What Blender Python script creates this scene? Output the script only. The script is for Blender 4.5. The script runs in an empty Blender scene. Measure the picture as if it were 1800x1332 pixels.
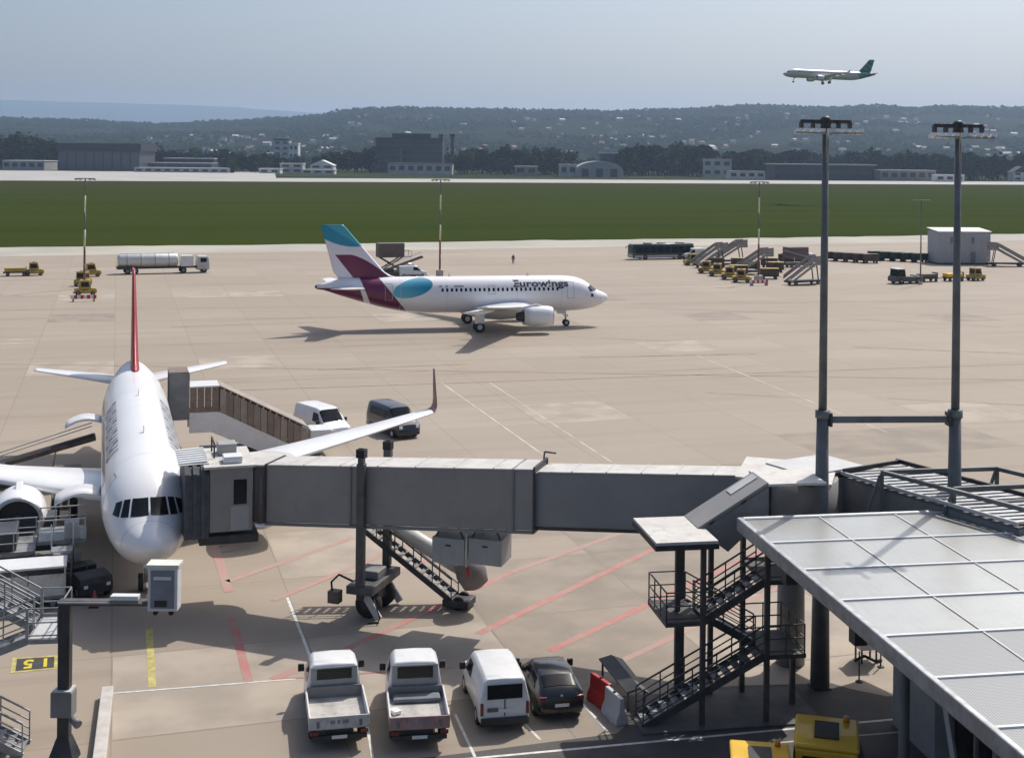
import bpy, bmesh, math, random
from mathutils import Vector, Matrix
random.seed(11)
R = math.radians
SC = bpy.context.scene
COL = SC.collection

# ------------------------------------------------------------------ camera
CAM_H, FPX, YH, ROLL = 19.57, 2272.0, 275.9, 0.0105   # eye height in m, focal length / horizon row / roll of the 1800 px photo
cam = bpy.data.cameras.new('camera')
cam.sensor_width = 36.0
cam.lens = FPX / 1800 * 36
cam.shift_y = -(666 - YH) / 1800
cam.clip_start = 0.5
cam.clip_end = 120000
camo = bpy.data.objects.new('camera', cam)
COL.objects.link(camo)
camo.matrix_world = Matrix.Translation((0, 0, CAM_H)) @ Matrix.Rotation(R(90), 4, 'X') @ Matrix.Rotation(ROLL, 4, 'Z')
SC.camera = camo

# ------------------------------------------------------------------ sky and sun
SUN_V = Vector((0.43, 0.63, 1.0)).normalized()          # towards the sun: behind the scene, to the right
SUN_EL = math.asin(SUN_V.z)
SUN_AZ = math.atan2(SUN_V.x, SUN_V.y)
world = bpy.data.worlds.new('World')
SC.world = world
world.use_nodes = True
wn = world.node_tree
sky = wn.nodes.new('ShaderNodeTexSky')
sky.sky_type = 'NISHITA'
sky.sun_disc = False
sky.sun_elevation = SUN_EL
sky.sun_rotation = SUN_AZ
sky.altitude = 400
sky.air_density = 1.0
sky.dust_density = 5.5
sky.ozone_density = 2.5
bg = wn.nodes['Background']
bg.inputs['Strength'].default_value = 0.122
wn.links.new(sky.outputs[0], bg.inputs['Color'])
sun = bpy.data.lights.new('sun', 'SUN')
sun.energy = 4.0
sun.angle = R(0.6)
sun.color = (1.0, 0.95, 0.88)
suno = bpy.data.objects.new('sun', sun)
COL.objects.link(suno)
suno.rotation_euler = (-SUN_V).to_track_quat('-Z', 'Y').to_euler()
suno.location = (60, 80, 200)
SC.view_settings.view_transform = 'Standard'
SC.view_settings.look = 'None'
SC.view_settings.gamma = 1.0
SC.view_settings.exposure = 0.0
SC.view_settings.use_curve_mapping = False
SC.render.engine = 'CYCLES'
SC.cycles.use_denoising = True
SC.cycles.max_bounces = 8
SC.cycles.volume_bounces = 1
SC.cycles.sample_clamp_indirect = 6

# ------------------------------------------------------------------ layout: photo pixel -> place in metres
def _uv(px, py):
    u, v = px - 900, py - YH
    c, s = math.cos(ROLL), math.sin(ROLL)
    return u * c + v * s, -u * s + v * c
def G(px, py, z=0.0):            # point at height z seen at this pixel
    u, v = _uv(px, py)
    d = FPX * (CAM_H - z) / v
    return Vector((u / FPX * d, d, z))
def at(px, py, d):               # point at distance d seen at this pixel
    u, v = _uv(px, py)
    return Vector((u / FPX * d, d, CAM_H - v / FPX * d))

# ------------------------------------------------------------------ mesh builder
class MB:
    def __init__(s, xf=None):
        s.v, s.f, s.sm, s.xf = [], [], [], xf
    def add(s, vs, fs, smooth=False):
        o = len(s.v)
        for p in vs:
            p = Vector(p)
            s.v.append(tuple(s.xf @ p) if s.xf else tuple(p))
        for f in fs:
            s.f.append([i + o for i in f]); s.sm.append(smooth)
        return s
    def box(s, c, d, rz=0.0, m=None):
        x, y, z = d[0] / 2, d[1] / 2, d[2] / 2
        vs = [Vector((i, j, k)) for k in (-z, z) for j in (-y, y) for i in (-x, x)]
        M_ = m if m is not None else Matrix.Rotation(rz, 3, 'Z')
        vs = [M_ @ p + Vector(c) for p in vs]
        return s.add(vs, [(0, 2, 3, 1), (4, 5, 7, 6), (0, 1, 5, 4), (2, 6, 7, 3), (0, 4, 6, 2), (1, 3, 7, 5)])
    def b2(s, lo, hi):
        return s.box([(a + b) / 2 for a, b in zip(lo, hi)], [b - a for a, b in zip(lo, hi)])
    def bar(s, p, q, w, h=None, up=(0, 0, 1)):
        p, q = Vector(p), Vector(q)
        d = q - p
        if d.length < 1e-6: return s
        x = d.normalized(); u = Vector(up)
        y = u.cross(x)
        if y.length < 1e-4: y = Vector((1, 0, 0)).cross(x)
        y.normalize(); z = x.cross(y)
        m = Matrix((x, y, z)).transposed()
        return s.box((p + q) / 2, (d.length, w, h or w), m=m)
    def lathe(s, prof, o, ax, n=12, caps=True):
        ax = Vector(ax).normalized(); o = Vector(o)
        a = ax.orthogonal().normalized(); b = ax.cross(a)
        vs, fs = [], []
        for t, r in prof:
            for k in range(n):
                w = 2 * math.pi * k / n
                vs.append(o + ax * t + (a * math.cos(w) + b * math.sin(w)) * r)
        for i in range(len(prof) - 1):
            for k in range(n):
                k2 = (k + 1) % n
                fs.append((i * n + k, i * n + k2, (i + 1) * n + k2, (i + 1) * n + k))
        s.add(vs, fs, True)
        if caps:
            m = len(prof) - 1
            s.add(vs[:n], [tuple(range(n - 1, -1, -1))]); s.add(vs[m * n:], [tuple(range(n))])
        return s
    def cyl(s, p, q, r0, r1=None, n=10, caps=True):
        p, q = Vector(p), Vector(q)
        return s.lathe([(0, r0), ((q - p).length, r0 if r1 is None else r1)], p, q - p, n, caps)
    def tube(s, pts, r, n=6):
        for a, b in zip(pts, pts[1:]): s.cyl(a, b, r, r, n)
        return s
    def prism(s, poly, y0, y1):                       # side profile (x, z) drawn across y
        n = len(poly)
        vs = [(x, y0, z) for x, z in poly] + [(x, y1, z) for x, z in poly]
        fs = [tuple(range(n)), tuple(range(2 * n - 1, n - 1, -1))]
        for i in range(n):
            j = (i + 1) % n; fs.append((i, i + n, j + n, j))
        return s.add(vs, fs)
    def plate(s, pts, t=0.02):                        # flat polygon with thickness along its normal
        pts = [Vector(p) for p in pts]
        nrm = (pts[1] - pts[0]).cross(pts[2] - pts[0]).normalized() * t
        n = len(pts)
        vs = [p + nrm / 2 for p in pts] + [p - nrm / 2 for p in pts]
        fs = [tuple(range(n)), tuple(range(2 * n - 1, n - 1, -1))]
        for i in range(n):
            j = (i + 1) % n; fs.append((i, i + n, j + n, j))
        return s.add(vs, fs)
    def rings(s, rings, caps=True, smooth=True, closed=True):
        n = len(rings[0]); vs = [p for r in rings for p in r]; fs = []
        for i in range(len(rings) - 1):
            for k in range(n if closed else n - 1):
                k2 = (k + 1) % n
                fs.append((i * n + k, (i + 1) * n + k, (i + 1) * n + k2, i * n + k2))
        s.add(vs, fs, smooth)
        if caps and closed:
            s.add(rings[0], [tuple(range(n))]); s.add(rings[-1], [tuple(range(n - 1, -1, -1))])
        return s
    def mesh(s, name):
        me = bpy.data.meshes.new(name)
        me.from_pydata(s.v, [], s.f)
        me.polygons.foreach_set('use_smooth', s.sm)
        bm = bmesh.new(); bm.from_mesh(me)
        bmesh.ops.remove_doubles(bm, verts=bm.verts, dist=1e-5)
        bmesh.ops.recalc_face_normals(bm, faces=bm.faces)
        bm.to_mesh(me); bm.free()
        me.update()
        return me
    def build(s, name, mat, parent=None, bev=0.0, sharp=None):
        me = s.mesh(name)
        if mat: me.materials.append(mat)
        if sharp: me.set_sharp_from_angle(angle=R(sharp))
        o = bpy.data.objects.new(name, me)
        COL.objects.link(o); o.parent = parent
        if bev:
            b = o.modifiers.new('bevel', 'BEVEL'); b.width = bev; b.segments = 2; b.limit_method = 'ANGLE'; b.angle_limit = R(40)
        return o

def tag(o, label=None, cat=None, group=None, kind=None):
    for k, v in (('label', label), ('category', cat), ('group', group), ('kind', kind)):
        if v: o[k] = v
    return o
def thing(name, label, cat, loc=(0, 0, 0), rz=0.0, group=None):
    o = bpy.data.objects.new(name, None); COL.objects.link(o)
    o.empty_display_size = 0.3
    o.location = loc; o.rotation_euler = (0, 0, rz)
    return tag(o, label, cat, group)
KIDS = {}
def copy_tree(o, parent=None):
    if not KIDS.get('n') == len(bpy.data.objects):
        KIDS.clear()
        for x in bpy.data.objects:
            if x.parent: KIDS.setdefault(x.parent.name, []).append(x)
    return _cp(o, parent, dict(KIDS))
def _cp(o, parent, kids):
    c = o.copy(); COL.objects.link(c); c.parent = parent
    for ch in kids.get(o.name, []): _cp(ch, c, kids)
    return c
def place(proto, loc, rz, label=None):
    c = copy_tree(proto)
    c.location = loc; c.rotation_euler = (0, 0, rz)
    if label: c['label'] = label
    return c
def inst(src, parent, loc, rz=0.0, sc=None):             # alike piece sharing the mesh of src
    c = src.copy(); COL.objects.link(c); c.parent = parent; c.location = loc; c.rotation_euler = (0, 0, rz)
    if sc: c.scale = sc
    return c

# ------------------------------------------------------------------ materials
class E:                                                 # arithmetic on shader sockets
    def __init__(s, nt, k): s.nt, s.k = nt, k
    def _m(s, op, *a):
        n = s.nt.nodes.new('ShaderNodeMath'); n.operation = op
        for i, x in enumerate((s,) + a):
            if isinstance(x, E): s.nt.links.new(x.k, n.inputs[i])
            else: n.inputs[i].default_value = x
        return E(s.nt, n.outputs[0])
    def __add__(s, o): return s._m('ADD', o)
    __radd__ = __add__
    def __sub__(s, o): return s._m('SUBTRACT', o)
    def __rsub__(s, o): return (s * -1) + o
    def __mul__(s, o): return s._m('MULTIPLY', o)
    __rmul__ = __mul__
    def __gt__(s, o): return s._m('GREATER_THAN', o)
    def __lt__(s, o): return s._m('LESS_THAN', o)
    def mn(s, o): return s._m('MINIMUM', o)
    def mx(s, o): return s._m('MAXIMUM', o)
    def ab(s): return s._m('ABSOLUTE')
    def fl(s): return s._m('FLOOR')
    def fr(s): return s._m('FRACT')
    def pw(s, e): return s._m('POWER', e)
    def step(s, a, b):                                   # smooth 0..1 from a to b
        n = s.nt.nodes.new('ShaderNodeMapRange'); n.interpolation_type = 'SMOOTHSTEP'
        s.nt.links.new(s.k, n.inputs[0]); n.inputs[1].default_value = a; n.inputs[2].default_value = b
        return E(s.nt, n.outputs[0])
def newmat(name):
    m = bpy.data.materials.new(name); m.use_nodes = True
    nt = m.node_tree
    return m, nt, nt.nodes['Principled BSDF']
def coords(nt, kind='Object'):
    t = nt.nodes.new('ShaderNodeTexCoord'); x = nt.nodes.new('ShaderNodeSeparateXYZ')
    nt.links.new(t.outputs[kind], x.inputs[0])
    return t.outputs[kind], [E(nt, x.outputs[i]) for i in range(3)]
def vec(nt, x, y, z=0.0):
    n = nt.nodes.new('ShaderNodeCombineXYZ')
    for i, a in enumerate((x, y, z)):
        if isinstance(a, E): nt.links.new(a.k, n.inputs[i])
        else: n.inputs[i].default_value = a
    return n.outputs[0]
def noise(nt, v, scale, detail=4, rough=0.55):
    n = nt.nodes.new('ShaderNodeTexNoise'); n.inputs['Scale'].default_value = scale
    n.inputs['Detail'].default_value = detail; n.inputs['Roughness'].default_value = rough
    if v is not None: nt.links.new(v, n.inputs['Vector'])
    return E(nt, n.outputs['Fac'])
def mixc(nt, fac, a, b):
    n = nt.nodes.new('ShaderNodeMix'); n.data_type = 'RGBA'
    if isinstance(fac, E): nt.links.new(fac.k, n.inputs[0])
    else: n.inputs[0].default_value = fac
    for s_, c in ((n.inputs[6], a), (n.inputs[7], b)):
        if isinstance(c, tuple): s_.default_value = (*c, 1)
        else: nt.links.new(c, s_)
    return n.outputs[2]
def bump(nt, bs, h, strength=0.2, dist=0.02):
    b = nt.nodes.new('ShaderNodeBump'); b.inputs['Strength'].default_value = strength; b.inputs['Distance'].default_value = dist
    nt.links.new(h.k, b.inputs['Height']); nt.links.new(b.outputs[0], bs.inputs['Normal'])
MATS = {}
def M(name, col=None, rough=0.55, metal=0.0, var=0.14, scale=1.3, bmp=0.0, dirt=0.0, coat=0.0):
    if name in MATS: return MATS[name]
    m, nt, bs = newmat(name)
    v, xyz = coords(nt)
    n = noise(nt, v, scale, 5)
    lo = tuple(c * (1 - var) for c in col); hi = tuple(min(1, c * (1 + var)) for c in col)
    c = mixc(nt, n.step(0.3, 0.7), lo, hi)
    if dirt:
        d = noise(nt, v, scale * 2.7, 6, 0.7).step(0.5, 0.75) * dirt
        c = mixc(nt, d, c, (0.10, 0.085, 0.07))
    nt.links.new(c, bs.inputs['Base Color'])
    nt.links.new((n * 0.16 + (rough - 0.08)).k, bs.inputs['Roughness'])
    bs.inputs['Metallic'].default_value = metal
    bs.inputs['Coat Weight'].default_value = coat
    if bmp: bump(nt, bs, noise(nt, v, scale * 9, 4), bmp, 0.02)
    MATS[name] = m
    return m
M('white_paint', (0.72, 0.72, 0.71), 0.38, var=0.04, dirt=0.12, coat=0.3)
M('aircraft_white', (0.80, 0.80, 0.80), 0.32, var=0.03, scale=0.6, coat=0.3)
M('aircraft_grey', (0.42, 0.43, 0.44), 0.4, var=0.06)
M('dirty_white', (0.60, 0.58, 0.54), 0.55, var=0.12, dirt=0.45)
M('bare_metal', (0.55, 0.55, 0.55), 0.32, 0.9, var=0.08)
M('galvanised', (0.33, 0.34, 0.35), 0.5, 0.55, var=0.18, scale=3)
M('mast_steel', (0.16, 0.165, 0.165), 0.6, 0.3, var=0.2, scale=1.2, dirt=0.3)
M('dark_steel', (0.055, 0.055, 0.058), 0.5, 0.3, var=0.25, scale=2)
M('stair_steel', (0.10, 0.10, 0.10), 0.55, 0.3, var=0.25, scale=2, dirt=0.3)
M('bridge_grey', (0.27, 0.26, 0.248), 0.5, 0.0, var=0.08, scale=0.5, dirt=0.18)
M('bridge_blue_grey', (0.25, 0.25, 0.25), 0.5, 0.0, var=0.08, scale=0.5, dirt=0.15)
M('bridge_roof', (0.54, 0.52, 0.48), 0.6, var=0.1, scale=0.9, dirt=0.35)
M('bellows', (0.075, 0.08, 0.09), 0.7, var=0.25, scale=3)
M('rubber', (0.018, 0.018, 0.019), 0.75, var=0.3, scale=5)
M('black_paint', (0.012, 0.012, 0.014), 0.25, var=0.2, coat=0.6)
M('dark_plastic', (0.03, 0.03, 0.032), 0.5, var=0.2)
M('glass_dark', (0.008, 0.010, 0.012), 0.16, var=0.2)
MATS['glass_dark'].node_tree.nodes['Principled BSDF'].inputs['Specular IOR Level'].default_value = 0.3
M('glass_green', (0.02, 0.035, 0.033), 0.1, var=0.2, coat=0.4)
M('cabinet_grey', (0.34, 0.34, 0.335), 0.5, var=0.07, dirt=0.2)
M('light_grey', (0.5, 0.5, 0.49), 0.5, var=0.07, dirt=0.2)
M('mid_grey', (0.2, 0.2, 0.2), 0.55, var=0.12, dirt=0.2)
M('yellow_paint', (0.78, 0.46, 0.02), 0.42, var=0.08, dirt=0.25, coat=0.2)
M('ochre_paint', (0.42, 0.29, 0.06), 0.5, var=0.12, dirt=0.35)
M('red_paint', (0.50, 0.035, 0.03), 0.45, var=0.1, dirt=0.2)
M('red_tail', (0.36, 0.03, 0.032), 0.4, var=0.06)
M('plum', (0.105, 0.012, 0.055), 0.35, var=0.06)
M('brown_canvas', (0.20, 0.15, 0.115), 0.6, var=0.2, scale=3)
M('brown_steel', (0.13, 0.10, 0.085), 0.6, 0.1, var=0.3, scale=2)
M('concrete_block', (0.48, 0.45, 0.41), 0.8, var=0.12, scale=2, bmp=0.2)
M('facade_grey', (0.36, 0.36, 0.36), 0.7, var=0.1)
M('facade_pale', (0.46, 0.45, 0.42), 0.8, var=0.12, scale=0.1)
M('facade_dark', (0.05, 0.055, 0.065), 0.6, var=0.15, scale=0.1)
M('facade_white', (0.62, 0.61, 0.58), 0.75, var=0.1, scale=0.1)
M('facade_brown', (0.30, 0.26, 0.22), 0.75, var=0.1, scale=0.1)
M('office_glass', (0.02, 0.035, 0.045), 0.3, var=0.2, scale=0.1)
M('roof_dark', (0.022, 0.023, 0.027), 0.7, var=0.2, scale=0.1)
M('roof_white', (0.66, 0.66, 0.64), 0.5, var=0.08, scale=0.1)
M('roof_red', (0.26, 0.11, 0.075), 0.8, var=0.25, scale=0.2)
M('bark', (0.07, 0.055, 0.04), 0.9, var=0.3, scale=2)
M('floodlight_glass', (0.75, 0.76, 0.76), 0.25, var=0.04)
M('bus_green', (0.012, 0.035, 0.03), 0.3, var=0.1, coat=0.4)
M('tank_silver', (0.62, 0.62, 0.60), 0.35, 0.2, var=0.06)
M('paint_white_line', (0.62, 0.61, 0.57), 0.75, var=0.18, scale=3)
M('paint_yellow_line', (0.44, 0.38, 0.13), 0.75, var=0.25, scale=3)
M('paint_black', (0.045, 0.043, 0.04), 0.75, var=0.25, scale=3)
def mat_worn_paint(name, col, under, amount=0.5):
    m, nt, bs = newmat(name); v, xyz = coords(nt, 'Object')
    n = noise(nt, v, 0.9, 8, 0.75)
    c = mixc(nt, n.step(amount - 0.16, amount + 0.2), col, under)
    nt.links.new(c, bs.inputs['Base Color']); bs.inputs['Roughness'].default_value = 0.8
    MATS[name] = m
mat_worn_paint('paint_red_line', (0.42, 0.155, 0.135), (0.34, 0.275, 0.22), 0.52)
mat_worn_paint('paint_red_faded', (0.40, 0.215, 0.185), (0.34, 0.28, 0.225), 0.50)
def mat_leaf(name, col):
    m, nt, bs = newmat(name); v, xyz = coords(nt, 'Object')
    n = noise(nt, v, 0.35, 3)
    g = nt.nodes.new('ShaderNodeObjectInfo')
    c = mixc(nt, n.step(0.3, 0.7), tuple(c * 0.7 for c in col), tuple(c * 1.35 for c in col))
    h = nt.nodes.new('ShaderNodeHueSaturation'); nt.links.new(c, h.inputs['Color'])
    r = E(nt, g.outputs['Random'])
    nt.links.new((r * 0.6 + 0.7).k, h.inputs['Value']); nt.links.new((r * 0.04 + 0.48).k, h.inputs['Hue'])
    nt.links.new(h.outputs[0], bs.inputs['Base Color']); bs.inputs['Roughness'].default_value = 0.9; bs.inputs['Specular IOR Level'].default_value = 0.0
    MATS[name] = m
mat_leaf('leaves', (0.030, 0.044, 0.016))
mat_leaf('leaves_dark', (0.017, 0.026, 0.012))
# ------------------------------------------------------------------ ground materials
def mat_concrete():
    m, nt, bs = newmat('apron_concrete'); v, (x, y, z) = coords(nt)
    a = R(17)
    u = x * math.cos(a) + y * math.sin(a); w = y * math.cos(a) - x * math.sin(a)
    big = noise(nt, v, 0.018, 5, 0.6)
    med = noise(nt, v, 0.16, 6, 0.65)
    fine = noise(nt, v, 2.2, 6, 0.7)
    streak = noise(nt, vec(nt, u * 0.022, w * 0.34), 1.0, 6, 0.65)
    streak2 = noise(nt, vec(nt, u * 0.006 + 9.0, w * 0.06), 1.0, 5, 0.6)
    c = mixc(nt, big.step(0.35, 0.65), (0.307, 0.252, 0.191), (0.337, 0.282, 0.224))
    c = mixc(nt, med.step(0.4, 0.75) * 0.38, c, (0.277, 0.230, 0.173))
    c = mixc(nt, streak.step(0.50, 0.70) * 0.62, c, (0.208, 0.166, 0.129))
    c = mixc(nt, streak2.step(0.48, 0.66) * 0.32, c, (0.400, 0.340, 0.287))
    c = mixc(nt, fine.step(0.45, 0.8) * 0.2, c, (0.254, 0.215, 0.165))
    # tone of single slabs and the joints between them
    p = 7.5
    cell = noise(nt, vec(nt, (u * (1 / p)).fl() * 3.7, (w * (1 / p)).fl() * 5.3), 1.0, 0)
    c = mixc(nt, cell.step(0.35, 0.65) * 0.34, c, (0.277, 0.234, 0.184))
    ju = ((u * (1 / p)).fr() - 0.5).ab() > 0.4955
    jw = ((w * (1 / p)).fr() - 0.5).ab() > 0.4955
    c = mixc(nt, ju.mx(jw) * 0.34, c, (0.123, 0.102, 0.081))
    stain = noise(nt, v, 0.45, 7, 0.75)
    c = mixc(nt, stain.step(0.63, 0.76) * 0.6, c, (0.115, 0.094, 0.077))
    nt.links.new(c, bs.inputs['Base Color'])
    bs.inputs['Roughness'].default_value = 0.85
    bump(nt, bs, fine + ju.mx(jw) * -0.8, 0.25, 0.02)
    return m
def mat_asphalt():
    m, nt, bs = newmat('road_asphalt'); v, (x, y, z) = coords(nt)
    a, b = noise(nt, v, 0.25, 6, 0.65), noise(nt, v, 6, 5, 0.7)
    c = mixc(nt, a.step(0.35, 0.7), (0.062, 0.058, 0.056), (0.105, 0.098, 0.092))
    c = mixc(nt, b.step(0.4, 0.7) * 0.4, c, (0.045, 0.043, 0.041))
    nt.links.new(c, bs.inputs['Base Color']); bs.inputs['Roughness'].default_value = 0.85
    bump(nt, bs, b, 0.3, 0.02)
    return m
def mat_grass():
    m, nt, bs = newmat('grass_field'); v, (x, y, z) = coords(nt)
    a = R(18)
    u = x * math.cos(a) + y * math.sin(a); w = y * math.cos(a) - x * math.sin(a)
    s1 = noise(nt, vec(nt, u * 0.0022, w * 0.016), 1.0, 6, 0.6)
    s2 = noise(nt, vec(nt, u * 0.012, w * 0.07), 1.0, 5, 0.65)
    far = w.step(520, 1000)
    c = mixc(nt, s1.step(0.35, 0.65), (0.030, 0.048, 0.0085), (0.039, 0.052, 0.011))
    c = mixc(nt, far * 0.75, c, (0.046, 0.043, 0.021))
    c = mixc(nt, s2.step(0.5, 0.75) * 0.4, c, (0.044, 0.041, 0.016))
    mow = ((w * (1 / 46.0)).fr() - 0.5).ab().step(0.2, 0.3)
    c = mixc(nt, mow * 0.22, c, (0.05, 0.058, 0.016))
    fine = noise(nt, vec(nt, u * 0.05, w * 0.05), 1.0, 6, 0.75)
    c = mixc(nt, fine.step(0.5, 0.75) * 0.3, c, (0.05, 0.048, 0.02))
    nt.links.new(c, bs.inputs['Base Color']); bs.inputs['Roughness'].default_value = 0.95
    bs.inputs['Specular IOR Level'].default_value = 0.0
    return m
def mat_land(name, cols, scale):
    m, nt, bs = newmat(name); v, (x, y, z) = coords(nt)
    n1, n2 = noise(nt, v, scale, 6, 0.65), noise(nt, v, scale * 4.3, 5, 0.7)
    c = mixc(nt, n1.step(0.42, 0.6), cols[0], cols[1])
    c = mixc(nt, n2.step(0.55, 0.7) * 0.7, c, cols[2])
    nt.links.new(c, bs.inputs['Base Color']); bs.inputs['Roughness'].default_value = 0.95
    bs.inputs['Specular IOR Level'].default_value = 0.0
    return m
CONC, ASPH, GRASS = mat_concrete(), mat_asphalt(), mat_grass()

def sheet(name, pts, mat, kind='structure', parent=None):
    o = MB().add(pts, [tuple(range(len(pts)))]).build(name, mat, parent)
    if parent is None: o['kind'] = kind
    return o
# ------------------------------------------------------------------ ground, apron, grass, runway, road
sheet('ground', [(-60000, -400, -0.3), (60000, -400, -0.3), (60000, 70000, -0.3), (-60000, 70000, -0.3)],
      mat_land('land', ((0.03, 0.042, 0.018), (0.05, 0.06, 0.028), (0.085, 0.08, 0.05)), 0.004))
def line2(a, b):
    k = (b.y - a.y) / (b.x - a.x)
    return lambda x, dy=0.0: a.y + k * (x - a.x) + dy
fr = line2(G(0, 436), G(1800, 412))
bk = line2(G(0, 317.5), G(1800, 325))
apron = sheet('apron', [(-700, -60, 0), (1000, -60, 0), (1000, fr(1000, -4), 0), (-700, fr(-700, -4), 0)], CONC)
sheet('grass_field', [(-1200, fr(-1200) - 3, -0.05), (1500, fr(1500) - 3, -0.05), (1500, bk(1500) + 60, -0.05), (-1200, bk(-1200) + 60, -0.05)], GRASS)
PALE = M('runway_concrete', (0.37, 0.355, 0.33), 0.9, var=0.12, scale=0.03)
sheet('runway', [(-1500, bk(-1500), 0.02), (1800, bk(1800), 0.02), (1800, bk(1800, 150), 0.02), (-1500, bk(-1500, 150), 0.02)], PALE)
sheet('far_apron', [(-1500, bk(-1500, 151), 0.0), (-195, bk(-195, 151), 0.0), (-260, bk(-260, 520), 0.0), (-1500, bk(-1500, 520), 0.0)], PALE)
# paler edge strip of the apron along the grass
_r = random.Random(3)
sheet('taxiway_shoulder', [(-700, fr(-700, -24), 0.006), (1000, fr(1000, -24), 0.006)] + [(1000 - 4 * i, fr(1000 - 4 * i, 0.5 + _r.uniform(-1.3, 1.3) + 1.2 * math.sin(i * .21)), 0.006) for i in range(426)],
      M('shoulder', (0.38, 0.36, 0.30), 0.9, var=0.12, scale=0.05))
# service road under the terminal, extended and darkened to stand in for shade
ra, rb = G(860, 1330), G(1700, 1252)
rl = line2(ra, rb)
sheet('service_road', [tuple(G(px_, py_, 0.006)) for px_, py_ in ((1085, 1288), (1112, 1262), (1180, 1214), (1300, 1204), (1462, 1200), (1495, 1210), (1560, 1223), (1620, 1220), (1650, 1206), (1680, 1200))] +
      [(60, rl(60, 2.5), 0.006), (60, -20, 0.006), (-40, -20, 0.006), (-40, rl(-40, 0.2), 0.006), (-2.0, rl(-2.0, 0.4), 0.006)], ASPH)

# ------------------------------------------------------------------ painted markings (children of the apron)
def stripe(name, a, b, w, mat, z=0.010, parent=apron):
    a, b = Vector(a[:2]), Vector(b[:2]); d = (b - a).normalized(); n = Vector((-d.y, d.x)) * (w / 2)
    return sheet(name, [(*(a - n), z), (*(b - n), z), (*(b + n), z), (*(a + n), z)], mat, parent=parent)
def pl(name, p, q, w, mat, z=0.010): return stripe(name, G(*p), G(*q), w, mat, z)
RED, REDF = MATS['paint_red_line'], MATS['paint_red_faded']
WHT, YEL = MATS['paint_white_line'], MATS['paint_yellow_line']
pl('red_stand_line', (368, 930), (402, 1040), 0.42, REDF)
pl('red_stand_line', (408, 1085), (437, 1198), 0.34, RED)
for a, b, w, m in (((478, 1194), (580, 1154), 0.42, REDF),
                   ((840, 1114), (1270, 906), 0.38, RED), ((965, 1144), (1430, 925), 0.38, RED),
                   ((585, 1152), (900, 1005), 0.38, RED), ((900, 1005), (1110, 930), 0.36, REDF),
                   ((400, 1022), (620, 945), 0.4, REDF), ((480, 1055), (720, 955), 0.36, REDF), ((700, 1005), (905, 925), 0.34, REDF), ((1085, 1165), (1470, 985), .34, REDF)):
    if w: pl('red_hatch_line', a, b, w, m)
pl('red_stand_line', (478, 1194), (800, 1172), 0.14, RED, 0.014)
pl('yellow_lead_line', (262, 1104), (268, 1207), 0.28, YEL)
pl('white_joint_line', (190, 1219), (520, 1193), 0.10, WHT, 0.014)
pl('white_line', (505, 1050), (560, 1192), 0.13, WHT)
pl('white_line', (1225, 625), (1560, 760), 0.16, M('paint_white_faded', (0.44, 0.40, 0.34), 0.8, var=.25, scale=.5), 0.010)
pl('white_line', (775, 672), (960, 803), 0.16, M('paint_white_faded'))
pl('white_line', (860, 672), (1075, 812), 0.14, M('paint_white_faded'), 0.010)
pl('white_bay_line', (655, 1332), (642, 1255), 0.10, WHT)
pl('white_bay_line', (835, 1330), (800, 1255), 0.10, WHT)
pl('white_bay_line', (920, 1270), (950, 1300), 0.10, WHT)
pl('white_bay_line', (1020, 1232), (1068, 1285), 0.10, WHT)
stripe('white_edge_line', (ra.x - 4, rl(ra.x - 4)), (rb.x + 6, rl(rb.x + 6)), 0.13, WHT, 0.012)
stripe('white_edge_line', (G(1290, 1290).x, rl(G(1290, 1290).x, -0.9)), (30, rl(30, -1.2)), 0.10, M('paint_white_faded'), 0.012)
for p, q, w in (((0, 597), (60, 597), 0.5), ((0, 604), (60, 603), 0.4)):
    pl('yellow_taxi_line', p, q, w, M('paint_white_faded'))
for a, b in (((0, 545), (1800, 528)), ((0, 640), (1800, 668)), ((300, 690), (1800, 640))):   # tar seams across the slabs
    pl('tar_seam', a, b, 0.22, M('tar', (0.2, 0.165, 0.135), 0.85, var=0.3, scale=0.6), 0.008)
for a, b, w in (((1020, 628), (1330, 622), 0.5), ((430, 560), (700, 556), 0.35), ((1480, 560), (1760, 575), 0.3), ((1000, 592), (1180, 600), 0.3), ((300, 575), (560, 566), 0.3), ((1100, 540), (1420, 552), .35), ((1500, 610), (1800, 622), .4), ((560, 650), (820, 640), .3), ((1240, 690), (1420, 700), .2), ((1560, 700), (1800, 712), .25), ((380, 962), (460, 940), .18), ((385, 972), (440, 962), .12)):
    pl('skid_mark', a, b, w, M('skid', (0.24, 0.2, 0.165), 0.85, var=0.3, scale=0.4), 0.009)
# slabs that were replaced over the years, a little lighter or darker than the rest
_a = R(17); _e, _f = Vector((math.cos(_a), math.sin(_a), 0)), Vector((-math.sin(_a), math.cos(_a), 0))
_rp = random.Random(12); _seen = set()
for _m, _c in (('new_slab', (.35, .298, .238)), ('old_slab', (.265, .222, .175))):
    M(_m, _c, .85, var=.16, scale=.35, bmp=.15)
    for _i in range(16):
        _p = G(_rp.uniform(80, 1780), _rp.choice((520, 560, 610, 650, 700, 740, 780, 960, 1010, 1120, 1180)))
        _u, _w = math.floor(_p.dot(_e) / 7.5), math.floor(_p.dot(_f) / 7.5)
        if (_u, _w) in _seen: continue
        _seen.add((_u, _w)); _q = _e * (_u * 7.5) + _f * (_w * 7.5)
        sheet('concrete_slab', [tuple(_q + _e * a_ + _f * b_ + Vector((0, 0, .004))) for a_, b_ in ((.05, .05), (7.45, .05), (7.45, 7.45), (.05, 7.45))], MATS[_m], parent=apron)
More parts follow.
